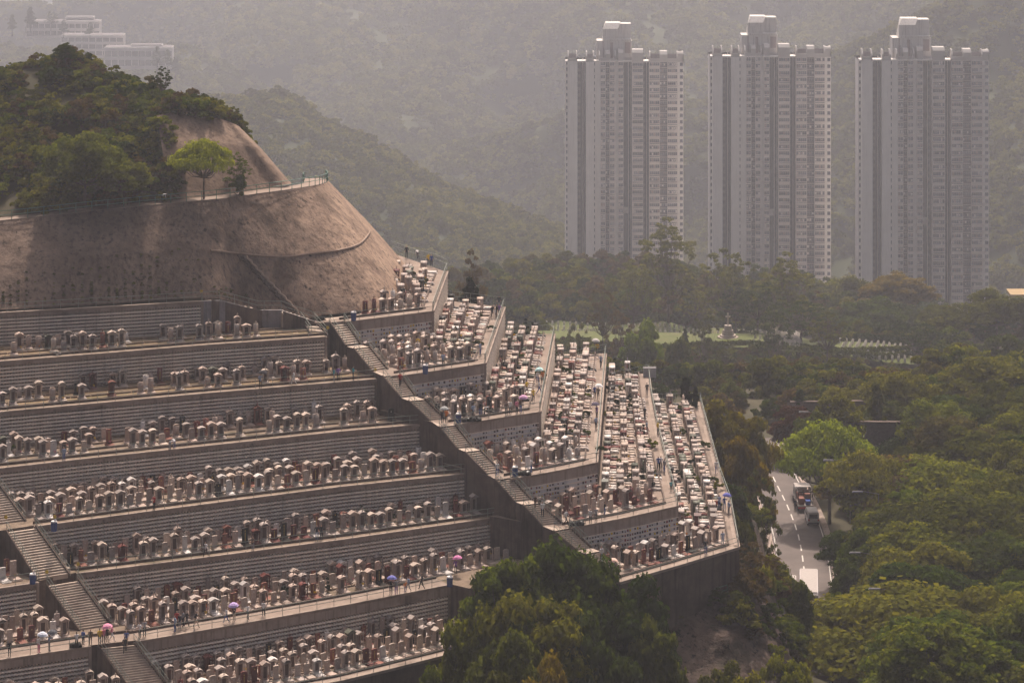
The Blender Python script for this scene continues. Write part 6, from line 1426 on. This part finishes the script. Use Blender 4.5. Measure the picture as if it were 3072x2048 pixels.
for i, (x, yt, Y) in enumerate(((1919,752,755),(1948,733,760),(1962,741,758),(2008,750,750),(2038,744,752),(2062,748,750),(1573,752,720))):
    pt_tree('cone1' if i % 2 else 'cone0', x, yt, 0, Y, f'small layered pine, {ordw(i+1)} of those along the lawn', 'small pines along the war cemetery lawn', L_DARK, wd=26)
p = PI_[12]
# two trees by the slope path and one on the hill crest
def at_pt(kind, base, xd, ytop, wd, mat, label, tm=None):
    h = (base.z - gd(xd, ytop, base.y).z)*-1; R_ = K[kind][2]; Ht = K[kind][3]; w = (wd*UD/FPX*base.y/2)/(R_*h/Ht)
    return tree(kind, base, h, label, None, mat, wide=w, tm=tm)
at_pt('broad3', gd(195,487,369.5), 205, 300, 200, L_SOFT, 'large soft green tree beside the path railing, left one')
at_pt('broad1', gd(285,480,369.5), 285, 365, 130, L_SOFT, 'lower green tree joined to the right of the large path tree')
at_pt('layer0', gd(468,461,372.2), 478, 326, 150, L_BRIGHT, 'umbrella-shaped yellow-green tree at the path before the upper slope')
at_pt('shrub0', gd(545,458,374.5), 540, 405, 60, L_MID, 'dense shrub at the path right of the umbrella-shaped tree')
at_pt('open1', gd(545,452,376), 548, 350, 70, L_SOFT, 'slim crown leaning right of the umbrella-shaped tree')
at_pt('open2', gd(372,235,400), 372, 143, 50, L_DARK, 'lone open tree standing above the hill skyline')
at_pt('broad0', gd(150,160,401), 150, 97, 60, L_DARK, 'roundest crown on the hill skyline')
# mixed valley woodland: individual trees where they can be told apart
tr_ = random.Random(3); used = [(gd(x, 900, Y).x, Y) for _, x, _, Y, _, _, _ in T]
def near_road(x, y, d): return any((q.x-x)**2+(q.y-y)**2 < d*d for q in rs)
zones = [ # name, count, box in x/Y, height, kinds, materials
 ('in the lowest grove right of the road', 26, (46,100,335,380), (7,14)), ('in the middle grove right of the road', 34, (52,110,380,435), (7,14)),
 ('in the upper grove right of the road', 26, (60,120,435,500), (7,14.5))]
for zn, cnt, (x0, x1, y0, y1), (h0, h1) in zones:
    n = 0; tries = 0
    while n < cnt and tries < 4000:
        tries += 1; y = tr_.uniform(y0, y1); x = tr_.uniform(x0, min(x1, y*.178+4))
        if near_road(x, y, 8.5 if y < 385 else 14) or any((a-x)**2+(b_-y)**2 < 26 for a, b_ in used): continue
        if near_road(x, y, 14) and y < 470 and tr_.random() < .6: continue
        used.append((x, y)); n += 1; kd = tr_.choice(['broad0','broad1','broad2','broad3','broad4','broad0','layer0']); m_ = tr_.choice([L_MID,L_DARK,L_MID,L_OLIVE,L_DARK,L_OLIVE,L_MID,L_BROWN if y > 400 else L_MID]); h = tr_.uniform(h0, h1)
        mn = {L_MID.name:'mid green', L_DARK.name:'dark green', L_OLIVE.name:'olive', L_BROWN.name:'brownish'}[m_.name]
        z_ = tz(x, y); xx = (x/y*FPX+1536)/UD
        tree(kd, Vector((x, y, z_-.2)), h, f'{mn} {"layered" if kd[0] == "l" else "rounded"} tree {zn}, {ordw(n)} from the front', 'grove trees right of the road', m_, wide=tr_.uniform(1.1,1.6))
# bands of wood that read as one mass
def blocked(p):
    if near_road(p[0], p[1], 9): return True
    if p[1] < 445 and p[0] < 34: return True
    xd = (p[0]/p[1]*FPX+1536)/UD; 
    if xd < 1210: return False
    top = ((CAMZ-(p[2]+11))*FPX/p[1]+YH)/UD; base_ = ((CAMZ-p[2])*FPX/p[1]+YH)/UD
    if 690 < p[1] < 850:
        yl = np.interp(xd, [1235,1560,1760,2100], [738,748,764,800]); yh = np.interp(xd, [1235,1560,1760,2100], [775,797,806,842])
        if yl-2 < base_ < yh+2: return True
    return False
rw = np.random.RandomState(12)
def band(n, x0, x1, y0, y1, smin, smax, coll, label, seed, line=None):
    P_ = []
    k_ = 0
    while len(P_) < n and k_ < n*12:
        k_ += 1; y = rw.uniform(y0, y1); x = rw.uniform(x0(y), x1(y)); z = tz(x, y)
        p = (x, y, z)
        if blocked(p) or (line and line(p)): continue
        P_.append(p)
    wood('wood', P_, smin, smax, coll, label, seed)
def hides_lawn(p):                      # keep crowns before the lawn low enough to leave it in sight
    xd = (p[0]/p[1]*FPX+1536)/UD
    if not (1225 < xd < 2110): return False
    top = ((CAMZ-(p[2]+6.5))*FPX/p[1]+YH)/UD; return top < np.interp(xd, [1235,1560,1760,2100], [782,802,812,850]) and p[1] < 735
protos3 = bpy.data.collections.new('shrub_crowns')
for i in range(5):
    V, F, cs = leafcloud(290+i, 4.2, 5.2, 34+i, 3400, .27); V[:,2] -= .4
    protos3.objects.link(bpy.data.objects.new('shrub_crown', np_mesh('shrub_crown', V, F, [L_DARK, L_MID, L_DARK, L_OLIVE, L_BROWN][i])))
pool = {}
k_ = 0
while k_ < 15000:
    k_ += 1; y = rw.uniform(505, 742); x = rw.uniform(-y*.05, y*.25+8); z = tz(x, y); p = (x, y, z); xd = (x/y*FPX+1536)/UD
    if blocked(p) or (x < 34 and y < 445): continue
    room = 99
    if 1225 < xd < 2110:
        lim = float(np.interp(xd, [1235,1560,1760,2100], [780,800,810,846]))
        room = ((CAMZ-z)-(lim*UD-YH)*y/FPX)          # metres of height before the crown covers the lawn
    b_ = 's' if room < 3.2 else 'm' if room < 6.5 else 'l'
    if room < 1.5: b_ = 'g'
    if len(pool.setdefault(b_, [])) < {'g':1600,'s':900,'m':450,'l':520}[b_]: pool[b_].append(p)
band(90, lambda y: 30, lambda y: 66, 455, 520, .55, .95, protos3, 'trees closing the view behind the far road end', 31)
band(140, lambda y: 49.5, lambda y: 58, 375, 470, .3, .55, protos3, 'roadside scrub on the far side of the road', 32)
for b_, (a, c_) in {'g':(.2,.32), 's':(.28,.42), 'm':(.5,.8), 'l':(.8,1.3)}.items():
    if b_ in pool: wood('wood', pool[b_], a, c_, protos3, {'g':'low scrub right below the war cemetery lawn','s':'shrubs below the war cemetery lawn','m':'small trees below the war cemetery lawn','l':'dark dense woodland band below the war cemetery'}[b_], 1)
band(290, lambda y: 48, lambda y: y*.27+12, 300, 505, .7, 1.1, protos3, 'lower foliage filling between the grove trees right of the road', 2)
band(60, lambda y: 40, lambda y: 66, 318, 352, .7, 1.1, protos3, 'foliage at the bottom edge below the road', 9)
band(200, lambda y: -y*.10, lambda y: 20, 420, 560, .75, 1.3, protos3, 'woodland falling away behind the crest railings', 3, hides_lawn)
band(1250, lambda y: -y*.2, lambda y: y*.27, 745, 980, .8, 1.6, protos3, 'hazy woodland between the war cemetery and the towers', 4)
band(1000, lambda y: -y*.2, lambda y: y*.28, 980, 1560, 1.0, 1.9, protos, 'hazy woodland round the foot of the towers', 5)
P_ = [tuple(hit(rw.uniform(1215,1330), rw.uniform(650,733))) for _ in range(70)]
wood('wood', P_, .7, 1.3, protos3, 'woodland at the left end of the war cemetery lawn', 33)
band(60, lambda y: 8, lambda y: 32, 292, 322, .5, .9, protos3, 'undergrowth at the foot of the dark rock', 6)
band(110, lambda y: -12, lambda y: 14, 296, 320, .6, 1.0, protos3, 'undergrowth in the shaded notch under the big trees', 7)
P_ = [tuple(q) for q in scatter(AR[:28], 4.2, 8, lambda p: p[1] > 330 and rw.rand() < .8)]+[(rw.uniform(28,32.5), rw.uniform(334,405), 0) for _ in range(95)]
P_ = [(x, y, z if z else tz(x, y)) for x, y, z in P_ if not near_road(x, y, 6.0)]
wood('wood', P_, .3, .62, protos3, 'scrub covering the bank between outer wall and road', 8)

# ---------------------------------------------------------------- haze: one closed box of even air round camera and scene
hb = MB(); hb.box(-2600, 2600, -30, 6400, -1500, 172)
hm = bpy.data.materials.new('haze'); hm.use_nodes = True; t = hm.node_tree; t.nodes.clear(); o_ = t.nodes.new('ShaderNodeOutputMaterial'); v_ = t.nodes.new('ShaderNodeVolumePrincipled')
v_.inputs['Color'].default_value = (.90,.91,.99,1); v_.inputs['Density'].default_value = HAZE_DENSITY; v_.inputs['Anisotropy'].default_value = .65
t.links.new(v_.outputs[0], o_.inputs['Volume'])
tag(hb.build('haze', hm), 'pale haze filling the valley air', None, None, 'stuff')
